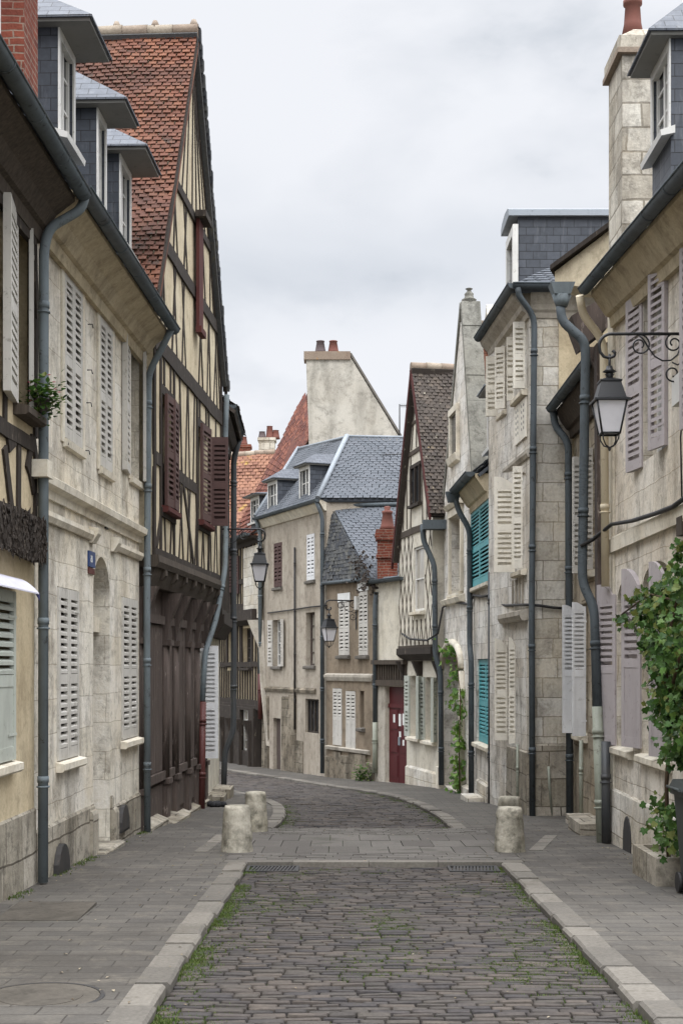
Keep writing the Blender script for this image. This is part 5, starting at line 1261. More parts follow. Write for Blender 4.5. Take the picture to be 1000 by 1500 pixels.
m = M(); m.fbox(ff, wf2[0], wf2[1], .002, .012, wf2[2], wf2[3]); wq = m.build('window', MT['glass'], hf); m = M(); c = (wf2[0] + wf2[1]) / 2
for a in (wf2[0] - .06, c - .03, wf2[1]): m.fbox(ff, a, a + .06, .003, .06, wf2[2] - .05, wf2[3])
m.fbox(ff, wf2[0] - .1, wf2[1] + .1, .003, .1, wf2[2] - .12, wf2[2] - .051); m.fbox(ff, wf2[0] - .1, wf2[1] + .1, .003, .05, wf2[3], wf2[3] + .08); m.build('frame', MT['timber_dark'], wq)
for r in (y1_, y2_):
    W = window(hf, ffg, r, so=.12); w_ = (r[1] - r[0]) / 2
    shutter(W, ffg, r[1] + .02, 1, w_ * .5, r[2], r[3], 166, MT['shutter_sage'], pitch=.08); shutter(W, ffg, r[0] - .02, -1, w_ * .55, r[2], r[3], 140, MT['shutter_sage'], pitch=.08)
m = M(); zr = ff.z(612, 775)
def fb_(a, c, w_, o=.03): m.beam(ff, a, c, w_ * .7, -.01, o * .5 + R.uniform(-.002, .002), jit=.08)
MTL = MT['timber_dark']
for z, w_ in ((zJ + .1, .16), (zr, .22), (ff.z(610, 660), .14), (ff.z(612, 615), .1)):
    def lim(z):
        lo_ = 0 if z < zE else ua * (z - zE) / (aE - zE); hi_ = L if z < 4.5 else L - (L - ua) * (z - 4.5) / (aE - 4.5); return lo_ + .03, hi_ - .03
    a, c = lim(z); fb_((a, z), (c, z), w_, .05)
for k in range(-8, 16):     # lattice of crossing laths
    for s_ in (-1, 1):
        z0_, z1_ = zJ + .15, zr - .1; u0_ = k * .42; u1_ = u0_ + s_ * (z1_ - z0_) * .42
        a, c = (u0_, z0_), (u1_, z1_)
        # clip to the wall
        pts = []
        n = 26
        for j in range(n + 1):
            p = V(a).lerp(V(c), j / n); ok = .04 < p.x < L - .04 and not (wf1[0] - .08 < p.x < wf1[1] + .08 and p.y > wf1[2] - .1)
            pts.append((p, ok))
        st_ = None
        for p, ok in pts + [(None, False)]:
            if ok and st_ is None: st_ = p
            if ok: last = p
            if not ok and st_ is not None:
                if (last - st_).length > .1: fb_(tuple(st_), tuple(last), .04, .024 + .006 * s_)
                st_ = None
for k in range(9):
    u_ = .15 + k * (L - .3) / 8; a, c = zr + .1, ff.z(610, 660)
    if not wf2[0] - .15 < u_ < wf2[1] + .15: fb_((u_, a), (u_ + R.uniform(-.03, .03), min(c, zE + (aE - zE) * u_ / ua - .25 if u_ < ua else 4.5 + (aE - 4.5) * (L - u_) / (L - ua) - .25)), .07)
for u_, v_ in ((ua, ua), (ua - .5, ua - .1), (ua + .5, ua + .1)): fb_((u_, ff.z(610, 655)), (v_, aE - .5 + .2 * (u_ == ua)), .08)
m.build('timber_frame', MT['timber_weathered'], hf)
m = M(); m.prof(ff, -.02, L, [(-.4, zJ - .2), (-.1, zJ - .2), (.06, zJ - .05), (.06, zJ + .1), (-.02, zJ + .1)])
for u_ in (.06, L * .5, L - .3): m.prof(ffg, u_, u_ + .16, [(.003, zJ - .9), (.05, zJ - .85), (.12, zJ - .5), (.24, zJ - .21), (.003, zJ - .21)])
m.build('jetty_beam', MT['timber_dark'], hf)
rf = M(); rz = aE + .12; zl, zr2 = zE + .05, ff.z(581, 822)
tiles(rf, ff.p(-.25, .14, zl - .15), ff.p(-.25, -6, zl - .15), ff.p(ua, .14, rz), ff.p(ua, -6, rz), .088, .14, .02, jit=.5, sag=.05)
tiles(rf, ff.p(L + .12, .14, zr2), ff.p(L + .12, -6, zr2), ff.p(ua, .14, rz), ff.p(ua, -6, rz), .2, .2, .022)
rr_ = rf.build('roof', MT['tile_brown'], hf); m = M(); ridge_row(m, ff.p(ua, .14, rz), ff.p(ua, -6, rz), .11); m.build('ridge_tiles', MT['ridge_tile'], rr_)
m = M(); m.fpoly(ff, [(-.25, zl - .35), (ua, rz - .3), (ua, rz - .03), (-.25, zl - .14)], .1, .145); m.fpoly(ff, [(L + .14, zr2 - .2), (L + .14, zr2 + .02), (ua, rz - .03), (ua, rz - .3)], .1, .16); m.build('bargeboard', MT['timber_red'], rr_)
g0 = ff.p(-.15, .1, zl - .3); m = M(); m.hexa([(g0.x - .16, g0.y - .2, g0.z - .2), (g0.x + .5, g0.y - .2, g0.z - .2), (g0.x + .5, g0.y + .15, g0.z - .2), (g0.x - .16, g0.y + .15, g0.z - .2), (g0.x - .16, g0.y - .2, g0.z), (g0.x + .5, g0.y - .2, g0.z), (g0.x + .5, g0.y + .15, g0.z + .02), (g0.x - .16, g0.y + .15, g0.z + .02)]); m.build('rain_hopper', MT['zinc_dark'], hf)
pipe(hf, [at(619, 768, 31.6), at(619, 790, 31.6), at(636, 828, 31.45), at(637, 960, 31.45), at(645, 985, 31.4), at(646, 1150, 31.35)], .06, MT['zinc_dark'])
m = M(); m.prof(ffg, 0, Lg, [(.003, -2), (.07, -2), (.06, G(33) + .35), (.003, G(33) + .4)]); m.build('plinth', MT['limestone_grey'], hf)
# ================================================================ round the outside of the bend
# ---------------------------------------------------------------- gateway house with the red door
fg = Fr((1.6, 34.5), (.86, 36.1)); hg = house(fg, 'gateway_house', 'low white house over a wide maroon door, with a red brick stack'); L = fg.L
zt = 3.75
dd = fg.win(565, 598, 1030, 1150); dd = (dd[0], dd[1], G(35) - .02, fg.z(581, 1006))
dd = (.05, min(dd[1], L - .35), dd[2], dd[3])
wall(hg, fg, 0, L, -2, zt, [dd + (0, .12)], MT['plaster_white'], D=4.5)
m = M(); c = (dd[0] + dd[1]) / 2; zh = dd[2] + (dd[3] - dd[2]) * .8
m.fbox(fg, dd[0], dd[1], -.14, -.1, zh + .02, dd[3])
for a, b_ in ((dd[0], c - .01), (c + .01, dd[1])):
    m.fbox(fg, a, b_, -.14, -.09, dd[2] - .05, zh)
    for z0_, z1_ in ((.08, .36), (.4, .66), (.7, .95)):
        H_ = zh - dd[2]; m.fbox(fg, a + .07, b_ - .07, -.09, -.075, dd[2] + H_ * z0_, dd[2] + H_ * z1_)
m.fbox(fg, dd[0], dd[1], -.1, -.06, zh - .05, zh + .05)
dr_ = m.build('door', MT['door_maroon'], hg)
m = M(); m.fbox(fg, c - .1, c - .02, -.075, -.04, dd[2] + .95, dd[2] + 1.15); m.build('handle', MT['zinc_light'], dr_)
for u_, z_, w_, h_ in ((c - .3, 1.45, .1, .28), (c - .12, 1.42, .12, .3), (c - .12, 1.15, .1, .14), (c - .3, .95, .1, .14), (c + .2, 1.5, .1, .2)):
    m = M(); m.fbox(fg, u_, u_ + w_, -.0745, -.071, dd[2] + z_, dd[2] + z_ + h_); m.build('notice', MT['sign_white'], dr_)
m = M(); m.fbox(fg, 0, L + .02, .003, .1, dd[3] + .02, dd[3] + .16); m.fbox(fg, 0, L + .02, .003, .13, dd[3] + .55, dd[3] + .66); m.fbox(fg, .02, L, .003, .03, dd[3] + .16, dd[3] + .55)
for k in range(12): u_ = .12 + k * (L - .3) / 11; m.fbox(fg, u_ - .02, u_ + .02, .03, .07, dd[3] + .17, dd[3] + .54)
m.build('lintel', MT['timber_weathered'], hg)
m = M(); m.fbox(fg, dd[1] + .01, L, .003, .02, -2, dd[3]); m.build('quoin', MT['trim_grey'], hg)
gutter(hg, fg.p(-.05, .15, zt + .05), fg.p(L + .1, .15, zt + .05), .09, MT['zinc_dark'])
m = M(); m.fbox(fg, -.02, L, -.02, .1, zt, zt + .06); m.fbox(fg, -.02, L, -4.4, -.021, zt, zt + .12); m.build('roof', MT['zinc_light'], hg)
q_ = at(567, 850, 36.0); m = M(); m.box(q_.x - .25, q_.x + .25, 35.75, 36.3, zt, at(567, 792, 36).z); zc2 = at(567, 792, 36).z
for k in range(3): m.box(q_.x - .25 - .04 * (3 - abs(k - 1)) / 2, q_.x + .25 + .04 * (3 - abs(k - 1)) / 2, 35.7, 36.35, zc2 + k * .09 + .002, zc2 + (k + 1) * .09)
m.box(q_.x - .28, q_.x + .28, 35.7, 36.33, at(567, 818, 36).z, at(567, 812, 36).z)
ck = m.build('chimney', MT['brick_red'], hg); m = M(); m.lathe((q_.x, 36.0, zc2 + .272), [(.21, 0), (.17, .1), (.12, .4), (.14, .42), (.14, .47), (.07, .5), (.09, .58), (.05, .6)], 14); m.build('chimney_pot', MT['terracotta'], ck)
pipe(hg, [at(551, 868, 36.0), at(549, 885, 35.95), at(549, 1060, 35.95)], .06, MT['zinc_dark']); pipe(hg, [at(549, 1058, 35.95), at(549, 1132, 35.95)], .065, MT['pipe_green'])

# ---------------------------------------------------------------- brown rendered house with slate hung gable
fh = Fr((.86, 36.1), (-.41, 38.95)); hh_ = house(fh, 'rendered_house', 'brown rendered house below a steep dark slate flank, four pale shuttered windows'); L = fh.L
zt = fh.z(515, 850)
a1, a2 = fh.win(497, 512, 882, 960), fh.win(526, 539, 866, 960); c1, c2 = fh.win(488, 501, 1008, 1092), fh.win(507, 521, 1012, 1098); c3 = fh.win(527, 533, 1012, 1066)
wall(hh_, fh, 0, L, -2, zt, [a1, a2, c1, c2, c3], MT['render_brown'], D=5)
for r in (a1, a2): W = window(hh_, fh, r, so=.1, sm=MT['cement']); closed_pair(W, fh, r, MT['shutter_grey'], o=-.02, pitch=.09)
for r in (c1, c2): W = window(hh_, fh, r, sill=False); closed_pair(W, fh, r, MT['shutter_grey'], o=-.02, pitch=.09, solid=1)
window(hh_, fh, c3, sm=MT['cement'], fm=MT['timber_weathered'], bars=(0, 2))
for r in (a1, a2): m = M(); m.fbox(fh, r[0] - .06, r[1] + .06, .003, .03, r[3] + .01, r[3] + .24); m.build('lintel', MT['sign_white'], hh_)
m = M(); zz = fh.z(510, 992); m.prof(fh, .05, L, [(.003, zz - .1), (.05, zz - .1), (.09, zz), (.09, zz + .06), (.003, zz + .1)]); m.prof(fh, .3, L - .1, [(.003, c1[2] - .14), (.08, c1[2] - .12), (.1, c1[2] - .04), (.003, c1[2] - .02)]); m.build('string_course', MT['trim_grey'], hh_)
m = M(); n = 6
for k in range(n): t_ = c1[2] - .2 + R.uniform(-.15, .1); m.prof(fh, L * k / n, L * (k + 1) / n - .006, [(-.02, -2), (.06, -2), (.05, t_ - .03), (-.02, t_)])
m.build('plinth', MT['rubble_grime'], hh_)
m = M(); c_ = fh.hit(525, 882); m.fbox(fh, c_[0] - .05, c_[0] + .06, .003, .1, c_[1] - .2, c_[1] + .15); m.build('junction_box', MT['plastic_white'], hh_)
E1, E2, T_ = fh.p(L, .12, zt), fh.p(-.05, .14, zt - .05), at(482, 741, 39.25)
rf = M(); N_ = 8
mid = (E1 + T_) / 2
tiles(rf, E1, E2, T_ + V((-.02, 0, 0)), T_ + V((.05, 0, 0)), .14, .2, .015, deck=True, jit=.6); ro = rf.build('roof', MT['slate_old'], hh_)
rf = M(); tiles(rf, E2, at(640, 848, 36.2), T_ + V((.06, 0, 0)), at(640, 737, 38.75), .12, .2, .01, jit=.15); rf.build('roof', MT['slate_roof'], hh_)
m = M(); m.tube([T_ + V((-.1, -.05, 0)), at(620, 738, 38.7)], .06, 8); m.build('flashing', MT['zinc_dark'], ro)
m = M(); m.tube([E1, E2], .05, 8); m.build('gutter', MT['zinc_dark'], hh_)
pl = empty('climbing_plant', E2 + V((0, -.1, -.3)), 'dried dark creeper hanging at the roof corner above the gateway', 'climber')
m = M()
for _ in range(260):
    t_ = R.random(); c = E2.lerp(T_, t_ * .32) + V((R.gauss(.05, .15), R.gauss(-.15, .08), R.gauss(-.05, .16) - .25 * (1 - t_))); leaf(m, c, V((R.gauss(0, 1), R.gauss(0, 1), R.gauss(-.3, .6))), V((0, -1, .3)), R.uniform(.06, .11), 1)
m.build('foliage', MT['timber_dark'], pl)
bush = fh.p(.15, .3, G(36)); pl = empty('shrub', bush, 'small dark green shrub at the foot of the pale pipe beside the maroon door', 'shrub'); m = M()
for _ in range(380): c = bush + V((R.gauss(0, .11), R.gauss(0, .11), abs(R.gauss(.12, .13)))); leaf(m, c, V((R.gauss(0, 1), R.gauss(0, 1), R.uniform(0, 1))), V((0, 0, 1)), R.uniform(.05, .09), 1)
m.build('foliage', MT['leaf_vine'], pl)

# ---------------------------------------------------------------- beige rendered house with slate mansard
fi = Fr((-.41, 38.95), (-2.43, 44)); hi = house(fi, 'rendered_house', 'tall beige rendered house with a blue slate roof and two dormers'); L = fi.L
zt = 6.15
P1, P2, P3, P4, P5 = fi.win(402, 413, 795, 860), fi.win(450, 461, 782, 850), fi.win(400, 412, 908, 976), fi.win(448, 461, 897, 975), fi.win(447, 467, 1024, 1074)
P6 = fi.win(400, 411, 1052, 1128)
wall(hi, fi, 0, L, -2.2, zt, [P1, P2, P3, P4, P5, P6], MT['render_beige'], D=6)
W = window(hi, fi, P1, so=.08, sm=MT['cement']); closed_pair(W, fi, P1, MT['timber_red'] if False else MT['shutter_maroon'], o=-.02, pitch=.1)
W = window(hi, fi, P2, so=.08, sm=MT['cement']); closed_pair(W, fi, P2, MT['shutter_white'], o=-.02, pitch=.09)
W = window(hi, fi, P3, so=.08, sm=MT['cement']); w_ = (P3[1] - P3[0]) * .55; shutter(W, fi, P3[1], 1, w_ * .55, P3[2], P3[3], 160, MT['shutter_grey'], pitch=.09); shutter(W, fi, P3[0], -1, w_, P3[2], P3[3], 165, MT['shutter_grey'], pitch=.09)
W = window(hi, fi, P4, so=.08, sm=MT['cement'], pm=MT['glass_curtain'], fm=MT['timber_brown']); window(hi, fi, P5, sill=False, fm=MT['timber_dark'], bars=(3, 0), depth=.1)
m = M(); m.fbox(fi, P6[0], P6[1], -.18, -.12, P6[2] - .2, P6[3]); m.build('door', MT['timber_brown'], hi)
m = M(); zz = fi.z(430, 1020); n = 9
for k in range(n):
    a, b_ = L * k / n, L * (k + 1) / n - .01
    if b_ < P5[0] - .05 or (a > P5[1] + .05 and (b_ < P6[0] or a > P6[1])): m.prof(fi, a, b_, [(-.02, -2.2), (.05, -2.2), (.03, zz + R.uniform(-.1, .1)), (-.02, zz)]) if k > 3 else m.prof(fi, a, b_, [(-.02, -2.2), (.03, -2.2), (.02, -.6 + R.uniform(-.2, .2)), (-.02, -.6)])
m.prof(fi, .8, L - .05, [(.003, zz + .12), (.05, zz + .12), (.07, zz + .2), (.003, zz + .26)])
m.build('plinth', MT['rubble_grime'], hi)
m = M(); m.prof(fi, 0, L, [(.003, zt - .25), (.05, zt - .25), (.2, zt - .03), (.2, zt + .03), (.003, zt + .03)]); m.build('cornice', MT['limestone_trim'], hi)
gutter(hi, fi.p(0, .26, zt + .05), fi.p(L, .26, zt + .05), .08, MT['zinc_dark'])
ea, eb, ta, tb = fi.p(0, .25, zt + .08), fi.p(L, .25, zt + .08), at(508, 640, 41.3), at(437, 657, 46)
rf = M(); tiles(rf, ea, eb, ta, tb, .12, .2, .01, jit=.15); tiles(rf, ea, V((2.6, 38.9, zt + .08)), ta, at(625, 642, 41.4), .12, .2, .01, jit=.15); ro = rf.build('roof', MT['slate_roof'], hi)
m = M(); m.tube([ea, ea.lerp(ta, .5) + V((0, -.03, .02)), ta + V((0, 0, .03))], .075, 8); m.tube([ta, tb], .05, 8); m.tube([eb + V((0, 0, .03)), tb + V((0, 0, .03))], .06, 8); m.tube([ta + V((0, 0, .02)), at(625, 641, 41.4)], .04, 8); m.build('hip_flashing', MT['zinc_light'], ro)
m = M(); m.box(-.3, 2.6, 39.0, 39.06, 3, zt + .05); m.build('wall', MT['render_beige'], hi)
for (pa, pb, pt, pb2, Y_) in ((404, 416, 705, 742, 42.2), (451, 464, 683, 728, 40.4)):
    q0, q1 = at(pa, pb2, Y_), at(pb, pb2, Y_); of = -.1
    a, b_ = sorted((fi.u(pa, -.15), fi.u(pb, -.15))); c_ = (pa + pb) / 2
    dormer(hi, fi, a - .05, b_ + .05, .1, fi.z(c_, pb2, .1), fi.z(c_, pt - 4, .1), back=2.4, rise=.34, ov=.14, side=.08, apron=.3, hood=MT['slate_hood'], bars=(1, 1))
pipe(hi, [fi.p(.1, .26, zt), fi.p(.06, .1, zt - .4), fi.p(.06, .1, G(39) + .1)], .06, MT['zinc_dark'])
pipe(hi, [fi.p(L - .12, .26, zt), fi.p(L - .1, .12, zt - .4), fi.p(L - .1, .12, 1.4)], .065, MT['zinc_pipe']); pipe(hi, [fi.p(L - .1, .12, 1.4), fi.p(L - .1, .12, 0)], .07, MT['pipe_red'])
pipe(hi, [fi.p(fi.u(434), .05, fi.z(434, 802)), fi.p(fi.u(434), .05, -.2)], .03, MT['cable_black'], name='conduit')
# high gable wall with its stack
fw = Fr((-1.4, 45.6), (2.4, 45.6)); m = M()
pts = [fw.hit(*p) for p in ((452, 700), (452, 636), (448, 524), (512, 521), (588, 646), (592, 700))]
m.fpoly(fw, pts, -.55, 0); gw = m.build('gable_wall', MT['render_chimney'], hi)
m = M(); a, b_ = fw.hit(445, 527), fw.hit(513, 515); m.fbox(fw, a[0], b_[0], -.6, .06, a[1], b_[1]); m.build('chimney_cap', MT['ridge_tile'], gw)
m = M(); a, b_ = fw.hit(511, 517), fw.hit(591, 648); m.fpoly(fw, [a, (a[0] + .08, a[1] + .0), (b_[0] + .08, b_[1]), b_], -.6, .03); m.build('coping', MT['cement'], gw)
for px, mt in ((469, 'pot_dark'), (488, 'terracotta')): a = fw.hit(px, 516); q_ = fw.p(a[0], -.25, a[1]); m = M(); m.lathe(q_, [(.19, 0), (.17, .1), (.12, .38), (.14, .39), (.13, .42)], 14); m.build('chimney_pot', MT[mt], gw)
# tall red roof behind it
# ---------------------------------------------------------------- far timber house with shop below
fj = Fr((-2.55, 44.2), (-5.2, 52)); hj = house(fj, 'timber_framed_house', 'far jettied timber house with a dark shop front and steep red roof'); L = fj.L
zt = 5.7; z1j, z0j = fj.z(365, 893), fj.z(360, 1035)
s1 = [fj.win(345, 352, 815, 870), fj.win(338, 342, 815, 868)]
fj2 = Fr((-2.45, 44.0), (-4.9, 52)); s2 = [fj2.win(356, 369, 920, 978), fj2.win(335, 346, 920, 972)]
wall(hj, fj, 0, L, z1j, zt, [], MT['plaster_ochre'], D=6); wall(hj, fj2, 0, fj2.L, z0j, z1j - .02, s2, MT['plaster_ochre'], D=6)
fj3 = Fr((-2.75, 44.3), (-5.3, 52)); s3 = [fj3.win(351, 363, 1040, 1100)]; wall(hj, fj3, 0, fj3.L, -2.4, z0j - .02, s3, MT['timber_dark'], D=5.5)
for r in s2: window(hj, fj2, r, fm=MT['timber_weathered'], sm=MT['timber_dark'], so=.15)
window(hj, fj3, s3[0], fm=MT['white_paint'], pm=MT['glass_curtain'], sill=False)
for r in s1: 
    m = M(); m.fbox(fj, r[0], r[1], .003, .03, r[2], r[3]); wq = m.build('window', MT['glass'], hj); shutter(wq, fj, r[0], 1, (r[1] - r[0]) / 2, r[2], r[3], 10, MT['shutter_maroon'], pitch=.1); shutter(wq, fj, r[1], -1, (r[1] - r[0]) / 2, r[2], r[3], 10, MT['shutter_maroon'], pitch=.1)
m = M()
for fr_, a, b_, n in ((fj, z1j, zt, 24), (fj2, z0j, z1j, 24)):
    for k in range(n):
        u_ = .1 + k * (fr_.L - .2) / (n - 1)
        if fr_ is fj2 and any(r[0] - .08 < u_ < r[1] + .08 for r in s2): m.beam(fr_, (u_, a), (u_, s2[0][2] - .1), .12, -.01, .04); continue
        m.beam(fr_, (u_, a), (u_ + R.uniform(-.06, .06), b_), .13, -.01, .04)
    for z, w_ in ((a + .1, .25), (b_ - .12, .25), ((a + b_) / 2 - .2, .16)): m.beam(fr_, (0, z), (fr_.L, z), w_, -.01, .06)
for r in s2: m.beam(fj2, (r[0] - .07, r[2] - .1), (r[0] - .07, z1j - .3), .14, 0, .05); m.beam(fj2, (r[1] + .07, r[2] - .1), (r[1] + .07, z1j - .3), .14, 0, .05)
m.build('timber_frame', MT['timber_dark'], hj)
m = M(); m.prof(fj2, -.05, fj2.L, [(-.4, z0j - .35), (-.1, z0j - .35), (.12, z0j - .05), (.12, z0j + .06), (-.02, z0j + .06)]); m.prof(fj, -.05, L, [(.0, z1j - .5), (.25, z1j - .35), (.25, z1j - .02), (.0, z1j - .02)])
for k in range(6): u_ = .3 + k * 1.2; m.fbox(fj3, u_ - .1, u_ + .1, .003, .1, -2.3, z0j - .5); m.prof(fj3, u_ - .08, u_ + .08, [(.003, z0j - 1), (.08, z0j - .9), (.25, z0j - .4), (.003, z0j - .4)])
m.build('jetty_beam', MT['timber_dark'], hj)
gutter(hj, fj.p(-.1, .4, zt + .05), fj.p(L, .4, zt + .05), .08, MT['zinc_dark']); m = M(); m.prof(fj, 0, L, [(.003, zt - .1), (.36, zt - .06), (.36, zt), (.003, zt)]); m.build('cornice', MT['timber_dark'], hj)
rf = M(); E0, E1_ = at(388, 768, 44.4), at(331, 808, 48.6)
tiles(rf, E0, E1_, at(455, 640, 46.2), at(447, 574, 49.5), .17, .17, .04, jit=.4, sag=.03); ro = rf.build('roof', MT['tile_far'], hj)
m = M(); ridge_row(m, at(452, 573, 49.4), at(520, 573, 49.5), .12); m.build('ridge_tiles', MT['ridge_tile'], ro)
rf = M(); q = [at(447, 574, 49.5), at(455, 640, 46.2), at(620, 650, 46.4), at(620, 574, 49.6)]; rf.prism(q, [p + V((0, .2, -.3)) for p in q]); 
dm = Fr((-3.35, 45.5), (-4.0, 47.4)); a, b_ = sorted((dm.u(358), dm.u(386)))
dormer(hj, fj, fj.u(379, -.2), fj.u(367, -.2), -.2, fj.z(373, 762, -.2), fj.z(373, 728, -.2), back=1.4, rise=.12, ov=.2, apron=.4, hood=MT['slate_roof'])
# rough stone quoin and brace between the two houses
m = M(); qp = [at(388, 905, 43.9), at(372, 905, 43.9), at(388, 1000, 43.9), at(400, 1088, 43.4), at(392, 1100, 43.4), at(378, 1010, 43.9)]
m.prism([at(362, 908, 43.85), at(386, 908, 43.85), at(390, 1010, 43.7), at(400, 1095, 43.4), at(390, 1092, 43.4), at(381, 1000, 43.7), at(379, 950, 43.8)], [p + V((.05, .25, 0)) for p in (at(362, 908, 43.85), at(386, 908, 43.85), at(390, 1010, 43.7), at(400, 1095, 43.4), at(390, 1092, 43.4), at(381, 1000, 43.7), at(379, 950, 43.8))]); m.build('brace', MT['trim_grey'], hj)
m = M(); m.fbox(fj, -.3, fj.u(361), .003, .1, fj.z(375, 906), fj.z(375, 800)); m.build('quoin', MT['limestone_grey'], hj)

# ---------------------------------------------------------------- last house, mossy orange roof
fk = Fr((-5.3, 52.2), (-9.5, 58)); hk = house(fk, 'end_house', 'last house in view, mossy orange roof and a blue-grey gate'); L = fk.L
wall(hk, fk, -1.2, L, -2.8, 5.6, [(.3, 2.2, -1.7, .9, 0, .3)], MT['plaster_white'], D=7)
m = M(); m.fbox(fk, .3, 2.2, -.29, -.22, -1.8, .9)
for k in range(7): u_ = .42 + k * .27; m.fbox(fk, u_ - .015, u_ + .015, -.22, -.19, -1.7, .85)
m.build('gate', MT['gate_blue'], hk)
rf = M(); tiles(rf, at(400, 805, 53), at(318, 805, 53.5), at(402, 664, 57.5), at(318, 670, 58), .2, .22, .03, jit=.6, sag=.08); ro = rf.build('roof', MT['tile_orange'], hk)
m = M(); ridge_row(m, at(318, 669, 58), at(402, 663, 57.6), .14); m.build('ridge_tiles', MT['ridge_tile'], ro)
def stack(par, px0, px1, py0, py1, Y, d_, mat, pots):
    a, b_ = at(px0, py1, Y), at(px1, py0, Y); m = M(); m.box(a.x, b_.x, Y, Y + d_, a.z, b_.z); m.box(a.x - .05, b_.x + .05, Y - .05, Y + d_ + .05, b_.z + .002, b_.z + .12); c = m.build('chimney', MT[mat], par)
    for px, hpx, mt in pots: q_ = at(px, py0, Y + d_ / 2); m = M(); m.lathe((q_.x, q_.y, b_.z + .12), [(.19, 0), (.16, .1), (.12, hpx / 2083 * Y), (.14, hpx / 2083 * Y + .02)], 12); m.build('chimney_pot', MT[mt], c)
stack(hk, 340, 366, 655, 680, 59, .7, 'brick_red', ((345, 12, 'terracotta'), (357, 12, 'terracotta')))
stack(hk, 379, 402, 645, 680, 60, .8, 'chimney_stone', ((384, 10, 'pot_dark'), (395, 18, 'terracotta'), (404, 12, 'terracotta')))

# ================================================================ street furniture
def lamp_make(root_loc, label, group):
    e = empty('wall_lantern', root_loc, label, 'street lamp', group); o = V(root_loc)
    m = M(); A = .78
    T = lambda pts, r: m.tube([o + V(p) for p in pts], r, 8)
    m.box(o.x, o.x + .018, o.y - .022, o.y + .022, o.z - .75, o.z + .12)
    arc = [(A - .02 + .13 * math.sin(t), 0, -.13 + .13 * math.cos(t)) for t in [math.pi * .5 * k / 8 for k in range(9)]]
    T([(.01, 0, 0), (.4, 0, 0), (A - .03, 0, 0)] + arc + [(A + .10, 0, -.19), (A + .06, 0, -.24), (A, 0, -.255), (A - .05, 0, -.235), (A - .06, 0, -.2), (A - .03, 0, -.175)], .017)
    def spiral(cx_, cz_, r0, a0, turns, sg, n=26): return [(cx_ + r0 * (1 - .72 * k / n) * math.cos(a0 + sg * turns * 6.283 * k / n), 0, cz_ + r0 * (1 - .72 * k / n) * math.sin(a0 + sg * turns * 6.283 * k / n)) for k in range(n + 1)]
    T(spiral(.46, -.12, .115, 1.57, 1.4, 1), .009); T(spiral(.10, -.1, .10, 1.57, 1.4, -1), .009)
    T([(.48, 0, -.005), (.42, 0, -.06), (.36, 0, -.16), (.3, 0, -.24), (.22, 0, -.285), (.13, 0, -.28), (.06, 0, -.22), (.025, 0, -.12)], .009)
    T(spiral(.11, -.42, .1, 3.0, 1.3, 1), .009); T([(.02, 0, -.3), (.06, 0, -.33), (.12, 0, -.3)], .009)
    m.build('bracket', MT['lamp_black'], e)
    c = o + V((A + .0, 0, -.40)); r2 = math.sqrt(2)
    m = M(); m.tube([c + V((0, 0, .185)), c + V((0, 0, 0))], .014, 8); m.lathe(c, [(.03, -.02), (.075, .0), (.04, .025), (.03, .06)], 12); m.lathe(c, [(.05, -.09), (.035, -.05), (.05, -.03), (.03, -.015)], 12); m.build('finial', MT['lamp_black'], e)
    m = M(); q4 = math.pi / 2
    m.lathe(c, [(.155 * r2, -.30), (.105 * r2, -.12), (.115 * r2, -.115), (.115 * r2, -.1), (.05 * r2, -.075), (.03, -.06)], sq=4)
    m.lathe(c, [(.185 * r2, -.325), (.185 * r2, -.305), (.15 * r2, -.29)], sq=4); m.build('lamp_hood', MT['lamp_black'], e)
    m = M(); zt_, zb_ = -.326, -.66; wt_, wb_ = .155, .095
    for sx, sy in ((1, 1), (1, -1), (-1, 1), (-1, -1)): m.tube([c + V((sx * wt_, sy * wt_, zt_)), c + V((sx * wb_, sy * wb_, zb_))], .011, 6)
    for s0, s1 in (((1, 1), (1, -1)), ((1, -1), (-1, -1)), ((-1, -1), (-1, 1)), ((-1, 1), (1, 1))): m.tube([c + V((s0[0] * wb_, s0[1] * wb_, zb_)), c + V((s1[0] * wb_, s1[1] * wb_, zb_))], .012, 6)
    for k in range(4):
        a = q4 * k + q4 / 2; x_, y_ = math.cos(a) * .12, math.sin(a) * .12
        m.tube([c + V((x_, y_, zb_)), c + V((x_ * .95, y_ * .95, zb_ - .06)), c + V((x_ * .6, y_ * .6, zb_ - .12)), c + V((0, 0, zb_ - .145))], .008, 6)
    m.lathe(c + V((0, 0, zb_ - .17)), [(.008, -.01), (.02, .015), (.008, .03)], 8); m.build('lantern_frame', MT['lamp_black'], e)
    for k, (ax, ay) in enumerate(((1, 0), (0, 1), (-1, 0), (0, -1))):
        m = M(); px_, py_ = -ay, ax
        f = lambda w_, z_, s_: c + V((ax * w_ + px_ * w_ * s_, ay * w_ + py_ * w_ * s_, z_))
        i_ = V((-ax, -ay, 0)) * .004
        fr_ = [f(wb_ - .003, zb_ + .004, -.97), f(wb_ - .003, zb_ + .004, .97), f(wt_ - .003, zt_ - .003, .97), f(wt_ - .003, zt_ - .003, -.97)]
        m.prism([p + i_ for p in fr_], fr_); m.build('glass_pane', MT['lamp_glass'], e)
    return e
lamp = lamp_make((0, 0, 0), 'black lantern on a scrolled bracket, nearest and largest, by the lilac shutters', 'wall lanterns')
def place(o, loc, d_): o.location = loc; o.rotation_euler.z = math.atan2(d_[1], d_[0])
l2 = copy_tree(lamp); l3 = copy_tree(lamp)
l2['label'] = 'black lantern on an iron bracket in front of the beige rendered house'; l3['label'] = 'black lantern by the pale shutters of the brown house, farthest and smallest lantern'
p = fa.p(fa.u(1000), .0, 0); zL = at(940, 489, p.y).z; place(lamp, (p.x, p.y, zL), fa.n); lamp.scale = (.9, .9, .9)
